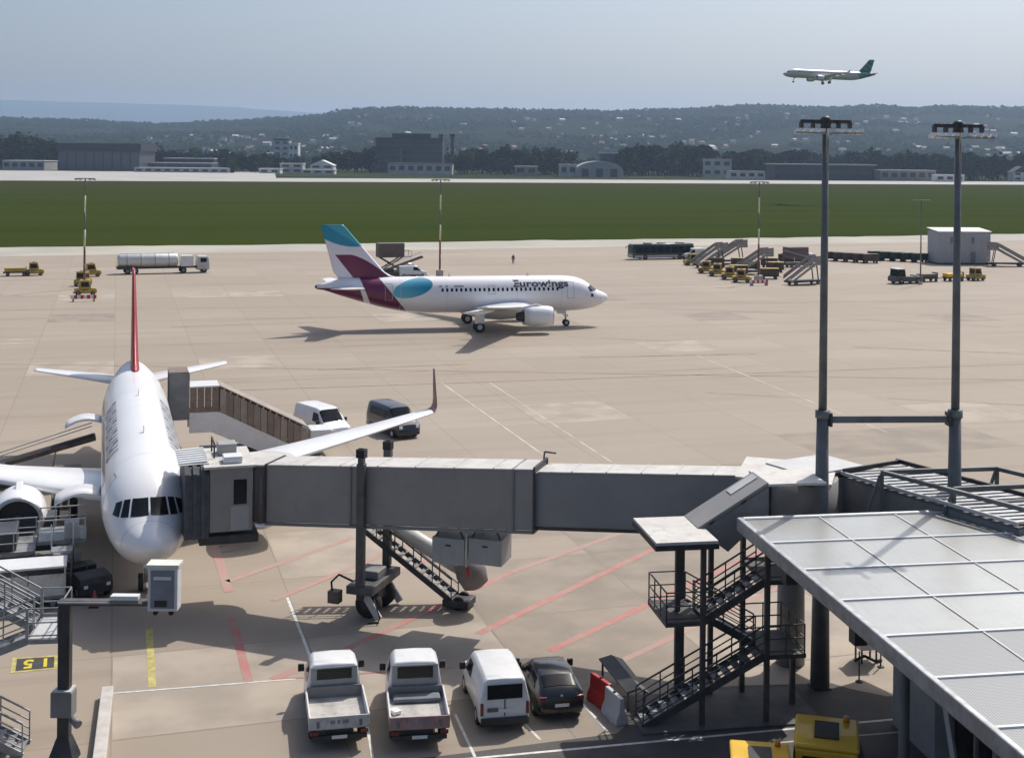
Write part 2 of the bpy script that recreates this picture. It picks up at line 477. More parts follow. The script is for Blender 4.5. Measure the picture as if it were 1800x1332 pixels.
# stand number 15: black field with yellow frame, read from the aircraft's side
pa, pb, pc, pd = G(18, 1183), G(103, 1175), G(104, 1151), G(22, 1156)
sheet('stand_number_frame', [tuple(p + Vector((0, 0, 0.010))) for p in (pa, pb, pc, pd)], YEL, parent=apron)
cen = (pa + pb + pc + pd) / 4
sheet('stand_number_field', [tuple(cen + (p - cen) * 0.80 + Vector((0, 0, 0.014))) for p in (pa, pb, pc, pd)], MATS['paint_black'], parent=apron)
def text_mesh(s, bold=0.0):
    cu = bpy.data.curves.new('txt', 'FONT'); cu.body = s; cu.offset = bold; cu.resolution_u = 4
    o = bpy.data.objects.new('txt', cu); COL.objects.link(o)
    dg = bpy.context.evaluated_depsgraph_get(); me = bpy.data.meshes.new_from_object(o.evaluated_get(dg))
    bpy.data.objects.remove(o)
    xs = [v.co.x for v in me.vertices]; ys = [v.co.y for v in me.vertices]
    x0, x1, y0, y1 = min(xs), max(xs), min(ys), max(ys)
    for v in me.vertices: v.co = ((v.co.x - x0) / (x1 - x0), (v.co.y - y0) / (y1 - y0), 0)   # unit box
    return me
def put_text(name, s, fn, mat, parent, bold=0.02):
    me = text_mesh(s, bold)
    for v in me.vertices: v.co = fn(v.co.x, v.co.y)
    me.materials.clear(); me.materials.append(mat); me.update()
    o = bpy.data.objects.new(name, me); COL.objects.link(o); o.parent = parent
    return o
ex = (pb - pa).normalized(); ey = (pd - pa).normalized()
wd, ht = (pb - pa).length * 0.5, (pd - pa).length * 0.56
put_text('stand_number', '1 5', lambda u, v: cen + ex * (0.5 - u) * wd + ey * (0.5 - v) * ht + Vector((0, 0, 0.018)), M('number_yellow', (0.62, 0.5, 0.03), 0.7), apron, 0.03)

# ------------------------------------------------------------------ hills
def lut(t, x):
    if x <= t[0][0]: return t[0][1]
    for (a, b), (c, d) in zip(t, t[1:]):
        if x <= c:
            k = (x - a) / (c - a); k = k * k * (3 - 2 * k)
            return b + (d - b) * k
    return t[-1][1]
RIDGE = [(-900, 206), (0, 208), (60, 211), (140, 212), (220, 217), (300, 219), (400, 214), (500, 208), (560, 204), (600, 195), (640, 191), (720, 190), (800, 192),
         (900, 194), (1000, 195), (1080, 197), (1150, 193), (1220, 193), (1262, 188), (1330, 186), (1450, 190), (1550, 186), (1600, 191), (1650, 188), (1800, 190), (2700, 186)]
ALB = [(-900, 172), (0, 176), (150, 180), (300, 184), (400, 188), (480, 194), (560, 199), (800, 215), (2700, 230)]
def hill_z(px, d, tab, d0, dr, d1):
    zr = at(px, lut(tab, px), dr).z
    if d < dr:
        k = max(0.0, (d - d0) / (dr - d0)); return zr * (k ** 1.25)
    return zr * (1 - 0.6 * (d - dr) / (d1 - dr))
from mathutils import noise as mnoise
def hill_height(px, d):
    z = hill_z(px, d, RIDGE, 2150, 5200, 7400)
    k = max(0.0, min(1.0, (d - 2300) / 1200)) * (1 - max(0.0, min(1.0, (d - 4300) / 700)))
    x = (px - 900) / FPX * d
    return z + k * 22 * mnoise.noise((x * 0.0016, d * 0.0016, 3.1))
def hills(name, zf, ds, pxs, mat):
    vs, fs = [], []
    for d in ds:
        for p in pxs:
            u, _ = _uv(p, YH); vs.append((u / FPX * d, d, zf(p, d)))
    n = len(pxs)
    for i in range(len(ds) - 1):
        for k in range(n - 1): fs.append((i * n + k, i * n + k + 1, (i + 1) * n + k + 1, (i + 1) * n + k))
    o = MB().add(vs, fs, True).build(name, mat); o['kind'] = 'structure'
    return o
hills('hills', hill_height, [2100 + 110 * i for i in range(29)] + [5350, 5600, 6200, 7400], list(range(-900, 2720, 18)),
      mat_land('hill_land', ((0.016, 0.022, 0.013), (0.022, 0.027, 0.016), (0.045, 0.045, 0.032)), 0.0035))
hills('distant_hills', lambda p, d: hill_z(p, d, ALB, 12000, 17000, 19500) + 0.1, [12000, 13500, 15000, 16000, 16600, 17000, 17800, 19500], list(range(-900, 2720, 30)),
      mat_land('distant_land', ((0.03, 0.045, 0.022), (0.04, 0.05, 0.026), (0.06, 0.065, 0.04)), 0.0006))
# woods covering the hillside: one mass of crowns
def woods():
    rnd = random.Random(5); b = MB()
    ico = [Vector(p).normalized() for p in ((0, 0, 1.2), (0.9, 0, 0.45), (0.28, 0.86, 0.45), (-0.73, 0.53, 0.45), (-0.73, -0.53, 0.45), (0.28, -0.86, 0.45))]
    def blob(x, y, z, r):
        vs = []
        for p in ico: 
            q = p * r * rnd.uniform(0.75, 1.25); vs.append((x + q.x, y + q.y, z + q.z * 1.1 - 0.2 * r))
        b.add(vs, [(0, 1, 2), (0, 2, 3), (0, 3, 4), (0, 4, 5), (0, 5, 1)])
    for i in range(19000):
        px = rnd.uniform(-150, 1950)
        d = 2300 + 2950 * rnd.random() ** 0.75
        u, _ = _uv(px, YH); x = u / FPX * d
        dens = mnoise.noise((x * 0.003, d * 0.0022, 1.7)) + 0.35 * mnoise.noise((x * 0.011, d * 0.008, 4.0))
        if d < 4700 and dens < -0.12: continue
        blob(x, d, hill_height(px, d), rnd.uniform(7, 13))
    for i in range(1500):                               # ridge line
        px = rnd.uniform(-150, 1950); d = rnd.uniform(5080, 5230)
        u, _ = _uv(px, YH); r = rnd.uniform(4, 9) * (1.0 if px > 1180 else 0.5)
        blob(u / FPX * d, d, hill_height(px, d), r)
    return b.build('hillside_woods', MATS['leaves_dark'])
tag(woods(), 'dark woods covering the hillside beyond the airfield', 'woods', kind='stuff')

# ------------------------------------------------------------------ haze
def haze():
    o = MB().b2((-42000, -300, -1.6), (42000, 21000, 700)).build('haze', None)
    m = bpy.data.materials.new('haze_air'); m.use_nodes = True; nt = m.node_tree; nt.nodes.clear()
    out = nt.nodes.new('ShaderNodeOutputMaterial'); v = nt.nodes.new('ShaderNodeVolumePrincipled')
    v.inputs['Color'].default_value = (0.55, 0.73, 1.0, 1); v.inputs['Density'].default_value = HAZE_DENSITY
    v.inputs['Anisotropy'].default_value = 0.35
    nt.links.new(v.outputs[0], out.inputs['Volume'])
    o.data.materials.append(m); tag(o, 'thin pale haze over the airfield and hills', 'haze', kind='stuff')
HAZE_DENSITY = 6.8e-5
haze()
# ------------------------------------------------------------------ aircraft
def pchip(t, x):
    if x <= t[0][0]: return t[0][1]
    n = len(t)
    for i in range(n - 1):
        if x <= t[i + 1][0]:
            h = t[i + 1][0] - t[i][0]; k = (x - t[i][0]) / h
            def sl(j):
                if j <= 0: return (t[1][1] - t[0][1]) / (t[1][0] - t[0][0])
                if j >= n - 1: return 0.0
                a = (t[j][1] - t[j - 1][1]) / (t[j][0] - t[j - 1][0]); b = (t[j + 1][1] - t[j][1]) / (t[j + 1][0] - t[j][0])
                return 0.0 if a * b <= 0 else 2 * a * b / (a + b)
            m0, m1 = sl(i) * h, sl(i + 1) * h
            return (2*k**3 - 3*k**2 + 1) * t[i][1] + (k**3 - 2*k**2 + k) * m0 + (-2*k**3 + 3*k**2) * t[i + 1][1] + (k**3 - k**2) * m1
    return t[-1][1]
ZC = 3.82                                              # height of the cabin axis above the ground
class Fuselage:
    def __init__(s, L):
        s.L = L
        s.top = [(0, -0.52), (0.12, -0.30), (0.35, -0.10), (0.8, 0.12), (1.35, 0.36), (1.75, 0.58), (2.7, 1.30), (3.2, 1.58), (4.0, 1.85), (5.2, 2.03), (6.5, 2.07), (L - 9, 2.07), (L - 4.5, 2.03), (L - 2.2, 1.84), (L, 1.32)]
        s.bot = [(0, -0.56), (0.12, -0.80), (0.35, -1.02), (0.8, -1.30), (1.5, -1.60), (2.4, -1.83), (3.5, -1.98), (5.0, -2.06), (6.5, -2.07), (L - 13, -2.07), (L - 10.5, -1.93), (L - 8, -1.50), (L - 5, -0.72), (L - 2.5, 0.05), (L, 0.75)]
        s.hw = [(0, 0.02), (0.12, 0.30), (0.35, 0.56), (0.8, 0.90), (1.5, 1.27), (2.4, 1.58), (3.5, 1.81), (5.0, 1.95), (6.5, 1.975), (L - 12, 1.975), (L - 9, 1.88), (L - 6, 1.55), (L - 3, 0.95), (L - 1, 0.5), (L, 0.22)]
    def sec(s, x):
        t, b, w = pchip(s.top, x), pchip(s.bot, x), pchip(s.hw, x)
        return (t + b) / 2, max(0.01, (t - b) / 2), max(0.01, w)
    def ring(s, x, n=44):
        zc, hh, hw = s.sec(x)
        return [(-x, hw * math.sin(2 * math.pi * k / n), ZC + zc + hh * math.cos(2 * math.pi * k / n)) for k in range(n)]
    def side(s, x, z, sgn, off=0.012):                 # point of the skin at height z (from axis)
        zc, hh, hw = s.sec(x); q = max(-0.999, min(0.999, (z - zc) / hh))
        y = hw * math.sqrt(1 - q * q)
        n = Vector((0, y / hw / hw, (z - zc) / hh / hh)).normalized()
        return Vector((-x, sgn * y, ZC + z)) + Vector((0, sgn * n.y, n.z)) * off
    def front(s, y, z, off=0.015):                     # point of the nose skin at (y, z)
        lo, hi = 0.0, 6.0
        for _ in range(40):
            m = (lo + hi) / 2; zc, hh, hw = s.sec(m)
            if (y / hw) ** 2 + ((z - zc) / hh) ** 2 > 1: lo = m
            else: hi = m
        return Vector((-hi + off * 0.8, y * 1.004, ZC + z + off * 0.6))
def grid(fn, nu, nv):
    vs = [fn(i / nu, j / nv) for i in range(nu + 1) for j in range(nv + 1)]
    fs = [(i * (nv + 1) + j, (i + 1) * (nv + 1) + j, (i + 1) * (nv + 1) + j + 1, i * (nv + 1) + j + 1) for i in range(nu) for j in range(nv)]
    return vs, fs
def foil(le, chord, th, n=9):                          # aerofoil ring, le = leading edge, chord runs aft (-x)
    up, dn = [], []
    for i in range(n):
        c = (1 - math.cos(math.pi * i / (n - 1))) / 2
        t = 5 * th * (0.2969 * math.sqrt(c) - 0.126 * c - 0.3516 * c * c + 0.2843 * c ** 3 - 0.1036 * c ** 4)
        up.append((c, t * 1.15)); dn.append((c, -t * 0.85))
    return [(le[0] - c * chord, le[1], le[2] + t * chord) for c, t in up + dn[-2:0:-1]]
def foil_v(le, chord, th, n=9):                        # standing section for the fin
    return [(p[0], p[2] - le[2], le[2]) for p in foil(le, chord, th, n)]
WHEEL = {}
def wheel(parent, x, y, r, w, z=None, rim='light_grey', name='wheel'):
    key = (round(r, 3), round(w, 3), rim)
    if key not in WHEEL:
        a = MB().lathe([(-w / 2, r * 0.55), (-w / 2, r * 0.9), (-w * 0.36, r), (w * 0.36, r), (w / 2, r * 0.9), (w / 2, r * 0.55)], (0, 0, 0), (0, 1, 0), 20)
        b = MB().lathe([(-w * 0.51, r * 0.16), (-w * 0.515, r * 0.5), (-w * 0.44, r * 0.58), (w * 0.44, r * 0.58), (w * 0.515, r * 0.5), (w * 0.51, r * 0.16)], (0, 0, 0), (0, 1, 0), 14)
        WHEEL[key] = (a.mesh('wheel'), b.mesh('rim'))
        WHEEL[key][0].materials.append(MATS['rubber']); WHEEL[key][1].materials.append(MATS[rim])
    t, rm = WHEEL[key]
    o = bpy.data.objects.new(name, t); COL.objects.link(o); o.parent = parent; o.location = (x, y, r if z is None else z)
    k = bpy.data.objects.new('rim', rm); COL.objects.link(k); k.parent = o
    return o

def make_aircraft(name, label, L, fus_mat, fin_mat, sharklet, nac_r, nac_mat, group=None, airborne=False, detail=True, last_window=None):
    root = thing(name, label, 'airplane', group=group)
    F_ = Fuselage(L); W = MATS['aircraft_white']
    xs = [0, 0.04, 0.12, 0.22, 0.35, 0.55, 0.8, 1.1, 1.4, 1.75, 2.1, 2.5, 2.9, 3.4, 4.0, 4.8, 5.8, 7] + [7 + (L - 21) * i / 12 for i in range(1, 13)] + [L - 14 + 14 * i / 22 for i in range(1, 23)]
    fu = MB().rings([F_.ring(x) for x in xs]).build('fuselage', fus_mat, root)
    # cockpit panes
    G_ = MATS['glass_dark']
    panes = [[(0.04, 0.46), (0.78, 0.38), (0.68, 0.98), (0.04, 1.02)], [(0.86, 0.36), (1.18, 0.30), (1.02, 0.90), (0.76, 0.96)], [(1.25, 0.29), (1.50, 0.30), (1.35, 0.74), (1.09, 0.87)]]
    for sg in (1, -1):
        for q in panes:
            def fn(u, v, q=q, sg=sg):
                a = Vector(q[0]).lerp(Vector(q[1]), u); b = Vector(q[3]).lerp(Vector(q[2]), u); p = a.lerp(b, v)
                return F_.front(sg * p.x, p.y)
            MB().add(*grid(fn, 5, 5), True).build('cockpit_window', G_, root)
    # cabin windows, doors
    wx0, wx1 = 6.6, last_window or L - 9.3
    n = int((wx1 - wx0) / 0.533)
    dm = M('door_seam', (0.36, 0.37, 0.38), 0.5)
    for sg in (1, -1):
        for i in range(n):
            x = wx0 + i * 0.533
            def fn(u, v, x=x, sg=sg): return F_.side(x + (u - 0.5) * 0.25, 0.50 + v * 0.36, sg)
            if detail: MB().add(*grid(fn, 1, 2)).build('cabin_window', G_, root)
        for x, h in ((4.6, 1.85), (L - 8.3, 1.85), (L * 0.41, 1.0)):
            b = MB()
            z0 = -0.42 if h > 1.2 else 0.15
            for (xa, xb, za, zb) in ((x, x + 0.05, z0, z0 + h), (x + 0.8, x + 0.85, z0, z0 + h), (x, x + 0.85, z0, z0 + 0.05), (x, x + 0.85, z0 + h - 0.05, z0 + h)):
                b.add(*grid(lambda u, v: F_.side(xa + u * (xb - xa), za + v * (zb - za), sg, 0.006), 1, 6))
            if detail: b.build('door_outline', dm, root)
    for sx in (1.22, 6.1, 11.3, L - 14.5, L - 9.2):      # skin joints
        ra_ = [Vector(p) for p in F_.ring(sx, 44)]; rb_ = [Vector(p) for p in F_.ring(sx + .03, 44)]
        zc_ = F_.sec(sx)[0] + ZC
        def out(p): return p + Vector((0, p.y, p.z - zc_)).normalized() * .004
        MB().rings([[out(p) for p in ra_], [out(p) for p in rb_]], caps=False).build('skin_joint', M('joint_grey', (.55, .55, .56), .5), root)
    # belly fairing
    wl = 11.5 + (L - 37.57) * 0.55                     # aft station of the wing root leading edge
    MB().lathe([(0, 0.1), (0.8, 1.0), (2.2, 1.55), (5.5, 1.75), (8.2, 1.5), (9.8, 0.9), (10.6, 0.1)], (-(wl - 2.0), 0, ZC - 1.25), (-1, 0, 0), 20).build('belly_fairing', MATS['aircraft_white'], root)
    # wings
    wing_z = ZC - 1.30
    def le(y): return wl + (y - 1.9) * 0.545
    for sg in (1, -1):
        st = [(1.4, 7.0, .14), (1.95, 6.6, .14), (4.0, 5.35, .13), (6.4, 4.05, .125), (10, 3.1, .115), (13.5, 2.2, .11), (16.3, 1.65, .105), (16.9, 1.5, .10)]
        rg = [foil((-le(y), sg * y, wing_z + (y - 1.9) * 0.095 + 0.0011 * y * y), c, t) for y, c, t in st]
        tip = rg[-1]
        wg = MB().rings(rg).build('wing', W if not airborne else MATS['aircraft_white'], root)
        zt = wing_z + 15 * 0.095 + 0.0011 * 16.9 ** 2
        if sharklet:
            sk = [(16.9, 0, 1.5, 0), (17.12, 0.06, 1.35, .3), (17.26, 0.26, 1.15, .6), (17.32, 0.6, 1.0, .9), (17.42, 2.3, 0.45, 1.9)]
            rr = []
            for y, dz, c, aft in sk:
                r0 = foil((-(le(16.9) + aft), sg * y, zt + dz), c, .08)
                rr.append([(p[0], p[1] + sg * (-(p[2] - zt - dz)) * min(1, dz * 1.2), zt + dz + (p[2] - zt - dz) * max(0.15, 1 - dz)) for p in r0])
            MB().rings(rr).build('winglet', M('winglet_red', (0.22, 0.09, 0.08), 0.4), root)
        elif sharklet is False:
            MB().prism([(-le(16.9) + 0.1, zt - 0.5), (-le(16.9) - 1.6, zt - 0.35), (-le(16.9) - 1.9, zt + 0.85), (-le(16.9) - 1.3, zt + 0.8)], sg * 16.9, sg * 16.96).build('wingtip_fence', W, root)
        for y in (3.6, 8.3, 12.1):                     # flap track fairings
            x = le(y) + lut([(1.9, 6.6), (6.4, 4.05), (16.9, 1.5)], y) * 0.62
            MB().lathe([(0, .05), (.5, .2), (1.4, .24), (2.4, .12), (2.9, .02)], (-x, sg * y, wing_z + (y - 1.9) * 0.095 - 0.28), (-1, 0, -0.03), 10).build('flap_fairing', W, root)
        # engine
        ex, ey, ez = wl - 0.2, 5.75, 1.88 if nac_r < 1.2 else 2.0
        r = nac_r
        k = MB().lathe([(0.35, r * 0.78), (0.1, r * 0.81), (0.0, r * 0.87), (0.08, r * 0.94), (0.5, r * 1.02), (1.3, r * 1.06), (2.4, r * 1.0), (3.35, r * 0.80), (3.3, r * 0.70), (2.6, r * 0.66)], (-(ex - 1.1), sg * ey, ez), (-1, 0, 0), 28, caps=False).build('engine_nacelle', nac_mat, root)
        MB().lathe([(0.02, r * 0.845), (-0.005, r * 0.875), (0.085, r * 0.945), (0.15, r * 0.957)], (-(ex - 1.1), sg * ey, ez), (-1, 0, 0), 28, caps=False).build('inlet_lip', MATS['bare_metal'], k)
        MB().cyl((-(ex - 0.55), sg * ey, ez), (-(ex - 0.5), sg * ey, ez), r * 0.77, n=24).build('fan_disc', MATS['dark_plastic'], k)
        MB().lathe([(0, .02), (.25, .2), (.5, .3)], (-(ex - 1.0), sg * ey, ez), (-1, 0, 0), 12).build('spinner', MATS['mid_grey'], k)
        MB().lathe([(2.3, r * 0.62), (3.4, r * 0.5), (4.1, r * 0.36)], (-(ex - 1.1), sg * ey, ez), (-1, 0, 0), 20).build('exhaust_cone', MATS['dark_steel'], k)
        MB().prism([(-(ex - 0.3), ez + r * 0.95), (-(ex + 2.2), ez + r * 0.6), (-(ex + 4.0), wing_z + 0.15), (-(ex + 2.0), wing_z + 0.5), (-(ex + 0.7), ez + r * 1.25)], sg * ey - 0.16, sg * ey + 0.16).build('pylon', W, k, bev=0.05)
        # tailplane
        MB().rings([foil((-(L - 5.9 + (y - 0.4) * 0.62), sg * y, ZC + 0.72 + y * 0.105), c, .10) for y, c in ((0.4, 4.0), (3.2, 2.75), (6.0, 1.45), (6.22, 1.2))]).build('tailplane', W, root)
    # fin
    MB().rings([foil_v((-x, 0, ZC + z), c, .085) for x, z, c in ((L - 9.6, 1.78, 7.2), (L - 8.2, 2.25, 6.0), (L - 7.6, 2.6, 5.75), (L - 5.2, 5.3, 4.1), (L - 3.1, 7.7, 2.7), (L - 2.85, 7.95, 2.3))]).build('fin', fin_mat, root)
    MB().lathe([(0, .21), (.25, .17)], (-L + 0.05, 0, ZC + 1.03), (-1, 0, 0), 12).build('apu_exhaust', MATS['dark_steel'], root)
    for x in (L * 0.28, L * 0.55):
        MB().prism([(-x, ZC + 2.02), (-x - 0.35, ZC + 2.02), (-x - 0.4, ZC + 2.4), (-x - 0.25, ZC + 2.4)], -0.02, 0.02).build('antenna', W, root)
    # landing gear
    drop = 0.55 if airborne else 0.0
    ng = MB().cyl((-5.07, 0, 0.4 - drop), (-5.2, 0, 2.2), 0.09, 0.11, 10).bar((-5.07, 0, 1.0 - drop), (-6.2, 0, 2.1), 0.08).cyl((-5.07, -0.3, .38 - drop), (-5.07, .3, .38 - drop), .06, n=8).build('nose_gear', MATS['light_grey'], root)
    MB().b2((-4.95, -0.14, 1.05 - drop), (-4.85, 0.14, 1.35 - drop)).build('taxi_light', MATS['floodlight_glass'], ng)
    for sg in (1, -1):
        wheel(ng, -5.07, sg * 0.24, 0.38, 0.22, z=.38 - drop)
        MB().b2((-6.1, sg * 0.36 - .015, 1.45), (-5.2, sg * 0.36 + .015, 1.95)).build('gear_door', W, ng)
    mx = 16.1 + (L - 33.84) * 0.45
    for sg in (1, -1):
        y = sg * 3.8
        mg = MB().cyl((-mx, y, 0.55 - drop), (-mx, y * 0.98, 2.6), 0.13, 0.15, 12).bar((-mx, y, 1.2 - drop), (-mx - .1, y * 0.55, 2.2), 0.12).cyl((-mx, y - .5, .58 - drop), (-mx, y + .5, .58 - drop), .09, n=8).build('main_gear', MATS['light_grey'], root)
        for q in (-0.46, 0.46): wheel(mg, -mx, y + q, 0.585, 0.40, z=.585 - drop)
        MB().b2((-mx - .6, y + sg * .62, 1.0 - drop), (-mx + .5, y + sg * .66, 2.55)).build('gear_door', W, mg)
    return root, F_

# livery of the airliner on the taxiway (burgundy sweep, turquoise leaf); x aft is -X of the aircraft
def livery_ew(part, L):
    m, nt, bs = newmat('livery_' + part); v, (x, y, z) = coords(nt)
    a = x * -1 - (L - 33.84)
    wt = (0.80, 0.79, 0.81); pm = (0.135, 0.010, 0.062); tq = (0.005, 0.24, 0.38); tl = (0.06, 0.36, 0.45)
    if part == 'fuselage':
        front_l = a - (26.55 - (5.4 - z) * 0.82); back_l = a - (28.9 - (5.4 - z) * 0.42)
        band = front_l.step(0, 0.12) * (1 - back_l.step(0, 0.12))
        cone = (a - (29.35 - (5.4 - z) * 0.35)).step(0, 0.12) * (1 - z.step(4.72, 4.80))
        ca, sa = math.cos(R(14)), math.sin(R(14))
        du, dw = a - 23.25, z - 4.72
        p = du * ca - dw * sa; q = du * sa + dw * ca
        leaf = (p * (1 / 2.35)).pw(2) + (q * (1 / 0.98)).pw(2) + (p * p * 0.0)
        leafm = 1 - leaf.step(0.93, 1.0)
        grad = (a - (z - 4.7) * 0.7).step(21.2, 25.0)
        c = mixc(nt, leafm, wt, mixc(nt, grad, tq, (0.10, 0.42, 0.55)))
        c = mixc(nt, (band + cone).mn(1.0), c, pm)
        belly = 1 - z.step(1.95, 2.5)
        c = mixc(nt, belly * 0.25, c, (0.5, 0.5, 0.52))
    else:
        lower = (a - (31.85 - (8.4 - z) * 0.80)).step(-0.05, 0.05)
        top = (z - (8.42 - (30.2 - a).mx(0.0).pw(1.5) * 0.27)).step(-0.05, 0.05)
        band = (1 - lower) * (1 - top)
        teal = (z - (9.30 + ((a - 29.7) * 0.28).pw(2))).step(-0.05, 0.05)
        lite = (z - (11.55 - (32.6 - a) * 0.62)).step(-0.1, 0.1)
        c = mixc(nt, band, (0.72, 0.70, 0.76), pm)
        c = mixc(nt, teal, c, mixc(nt, lite, tq, tl))
    nt.links.new(c, bs.inputs['Base Color']); bs.inputs['Roughness'].default_value = 0.32; bs.inputs['Coat Weight'].default_value = 0.3
    return m
L2 = 33.84
ew, FE = make_aircraft('taxiing_airliner', 'white airliner with turquoise and burgundy tail taxiing across the apron', L2, livery_ew('fuselage', L2), livery_ew('fin', L2), None, 1.12, MATS['aircraft_white'], last_window=20.6)
ew.location = (11.42, 151.5, 0); ew.rotation_euler = (0, 0, 0.2148)
ink = M('title_ink', (0.045, 0.04, 0.05), 0.4)
for sg in (-1, 1):
    put_text('airline_name', 'Eurowings', lambda u, v, sg=sg: FE.side((11.75 - 6.5 * u) if sg < 0 else (5.25 + 6.5 * u), 0.92 + (v - 0.24) * 1.0, sg, 0.02), ink, ew, 0.03)
    for x, w in ((20.3, 0.35), (19.6, 0.3), (18.6, 1.1)):
        MB().add(*grid(lambda u, v: FE.side(x - u * w, 1.0 + v * 0.16, sg, 0.018), 3, 1)).build('registration_mark', M('mark_grey', (0.25, 0.25, 0.28), 0.5), ew)
    # small oval badge under the cockpit
    MB().add(*grid(lambda u, v: FE.side(2.35 + (u - .5) * 0.34, -0.15 + (v - .5) * 0.36, sg, 0.02), 2, 2)).build('nose_badge', ink, ew)

# parked airliner at the bridge
rt, FR = make_aircraft('parked_airliner', 'white airliner with red fin docked at the passenger bridge, nose to camera', 37.57, MATS['aircraft_white'], MATS['red_tail'], True, 1.25, MATS['aircraft_white'])
rt.location = (-14.68, 53.15, 0); rt.rotation_euler = (0, 0, -1.2643)
mk = M('title_grey', (0.16, 0.18, 0.23), 0.45)
for sg in (-1, 1):                                     # big side titles, unreadable at this angle
    b = MB()
    for i in range(15):
        x = 9.2 + i * 0.85
        b.add(*grid(lambda u, v: FR.side(x + u * 0.2, 0.95 + v * 0.7, sg, 0.018), 1, 4))
        b.add(*grid(lambda u, v: FR.side(x + 0.2 + u * 0.3, 0.95 + (i % 3) * 0.25 + v * 0.2, sg, 0.018), 1, 2))
    b.build('side_title', mk, rt)
for x0, tilt in ((7.6, 1), (25.0, 1)):                 # raised cargo doors on the starboard side
    rows = []
    for i in range(9):
        t = i / 8
        rows.append((-(1.86 + 2.15 * t), ZC - 0.25 + 0.42 * math.sin(math.pi * (t * 0.85 + 0.05)) - 0.25 * t))
    ringl = []
    for xx in (x0, x0 + 1.85):
        ringl.append([(-xx, y, z) for y, z in rows] + [(-xx, y, z - 0.10) for y, z in rows[::-1]])
    MB().rings(ringl).build('cargo_door', MATS['aircraft_white'], rt)
MB().add(*grid(lambda u, v: FR.side(7.6 + u * 1.85, -1.3 + v * 1.25, -1, 0.01), 4, 4)).build('cargo_opening', MATS['dark_plastic'], rt)
MB().add(*grid(lambda u, v: FR.side(25.0 + u * 1.85, -1.2 + v * 1.15, -1, 0.01), 4, 4)).build('cargo_opening', MATS['dark_plastic'], rt)

# landing airliner
def livery_green():
    m, nt, bs = newmat('livery_green'); v, (x, y, z) = coords(nt)
    n = (x * -0.55 + z * 0.9)
    b = ((n * 0.42).fr() - 0.5).ab().step(0.22, 0.27)
    c = mixc(nt, b * (z.step(6.9, 7.2)), (0.012, 0.12, 0.10), (0.07, 0.22, 0.19))
    nt.links.new(c, bs.inputs['Base Color']); bs.inputs['Roughness'].default_value = 0.35
    return m
def livery_white_green():
    m, nt, bs = newmat('livery_white_green'); v, (x, y, z) = coords(nt)
    a = x * -1
    k = (a - (36.5 - (z - 3.0) * 0.9)).step(-0.6, 0.6)
    c = mixc(nt, k, (0.6, 0.6, 0.6), (0.08, 0.30, 0.27))
    c = mixc(nt, (a - 41.0).step(-0.2, 0.2), c, (0.01, 0.09, 0.07))
    nt.links.new(c, bs.inputs['Base Color']); bs.inputs['Roughness'].default_value = 0.35
    return m
ld, FL = make_aircraft('landing_airliner', 'small white airliner with green tail in the sky on final approach', 44.5, livery_white_green(), livery_green(), False, 1.15, MATS['aircraft_white'], airborne=True)
p = at(1376, 130, 592)
ld.location = (p.x, p.y, p.z - 3.3); ld.rotation_euler = (0, R(-1.5), R(180 + 9))
# ------------------------------------------------------------------ passenger boarding bridge
BR_RZ = R(-17.5)
br = thing('boarding_bridge', 'long grey telescopic passenger boarding bridge docked to the parked airliner', 'boarding bridge', (-5.75, 55.6, 0), BR_RZ)
SL = 0.066
YC = -0.30                                             # tunnel axis, a little off the lift frame
def fz(s): return 4.0 + SL * s                          # floor height along the bridge
def tunnel(name, s0, s1, w, z0, z1, mat, parent=br):
    b = MB()
    r = []
    for s in (s0, s1):
        r.append([(s, YC - w / 2, fz(s) + z0), (s, YC + w / 2, fz(s) + z0), (s, YC + w / 2, fz(s) + z1), (s, YC - w / 2, fz(s) + z1)])
    b.rings(r, smooth=False)
    return b.build(name, mat, parent, bev=0.02)
BG, BB = MATS['bridge_grey'], MATS['bridge_blue_grey']
to = tunnel('outer_tunnel', -4.6, 7.5, 1.75, 0.0, 2.42, BG)
ti = tunnel('inner_tunnel', 7.3, 16.2, 1.5, 0.13, 2.30, BB)
def roof_sheets(s0, s1, n, w, z, parent):
    for i in range(n):
        a, b_ = s0 + (s1 - s0) * i / n + 0.012, s0 + (s1 - s0) * (i + 1) / n - 0.012
        m = MB()
        m.rings([[(s, YC - w / 2 - 0.04, fz(s) + z), (s, YC + w / 2 + .04, fz(s) + z), (s, YC + w / 2 + .04, fz(s) + z + .04), (s, YC, fz(s) + z + .06), (s, YC - w / 2 - .04, fz(s) + z + .05)] for s in (a, b_)], smooth=False)
        m.build('roof_sheet', MATS['bridge_roof'], parent)
        MB().bar((b_ + .01, YC - w / 2, fz(b_) + z + .055), (b_ + .01, YC + w / 2, fz(b_) + z + .055), 0.05, 0.05).build('roof_seam', MATS['light_grey'], parent)
roof_sheets(-4.5, 7.45, 7, 1.75, 2.43, to)
roof_sheets(7.6, 16.1, 6, 1.5, 2.31, ti)
for s, w, z0, z1, m in ((7.5, 1.87, -0.06, 2.52, 'dark_steel'), (6.6, 1.79, -0.02, 2.45, 'mid_grey'), (-4.6, 1.81, -0.03, 2.46, 'dark_steel'), (-0.6, 1.77, -.02, 2.44, 'mid_grey')):
    b = MB(); h = w / 2
    for (y0, z_0, y1, z_1) in ((-h, z0, -h, z1), (h, z0, h, z1), (-h, z0, h, z0), (-h, z1, h, z1)):
        b.bar((s, YC + y0, fz(s) + z_0), (s, YC + y1, fz(s) + z_1), 0.09, 0.09, up=(1, 0, 0))
    b.build('tunnel_frame', MATS[m], br)
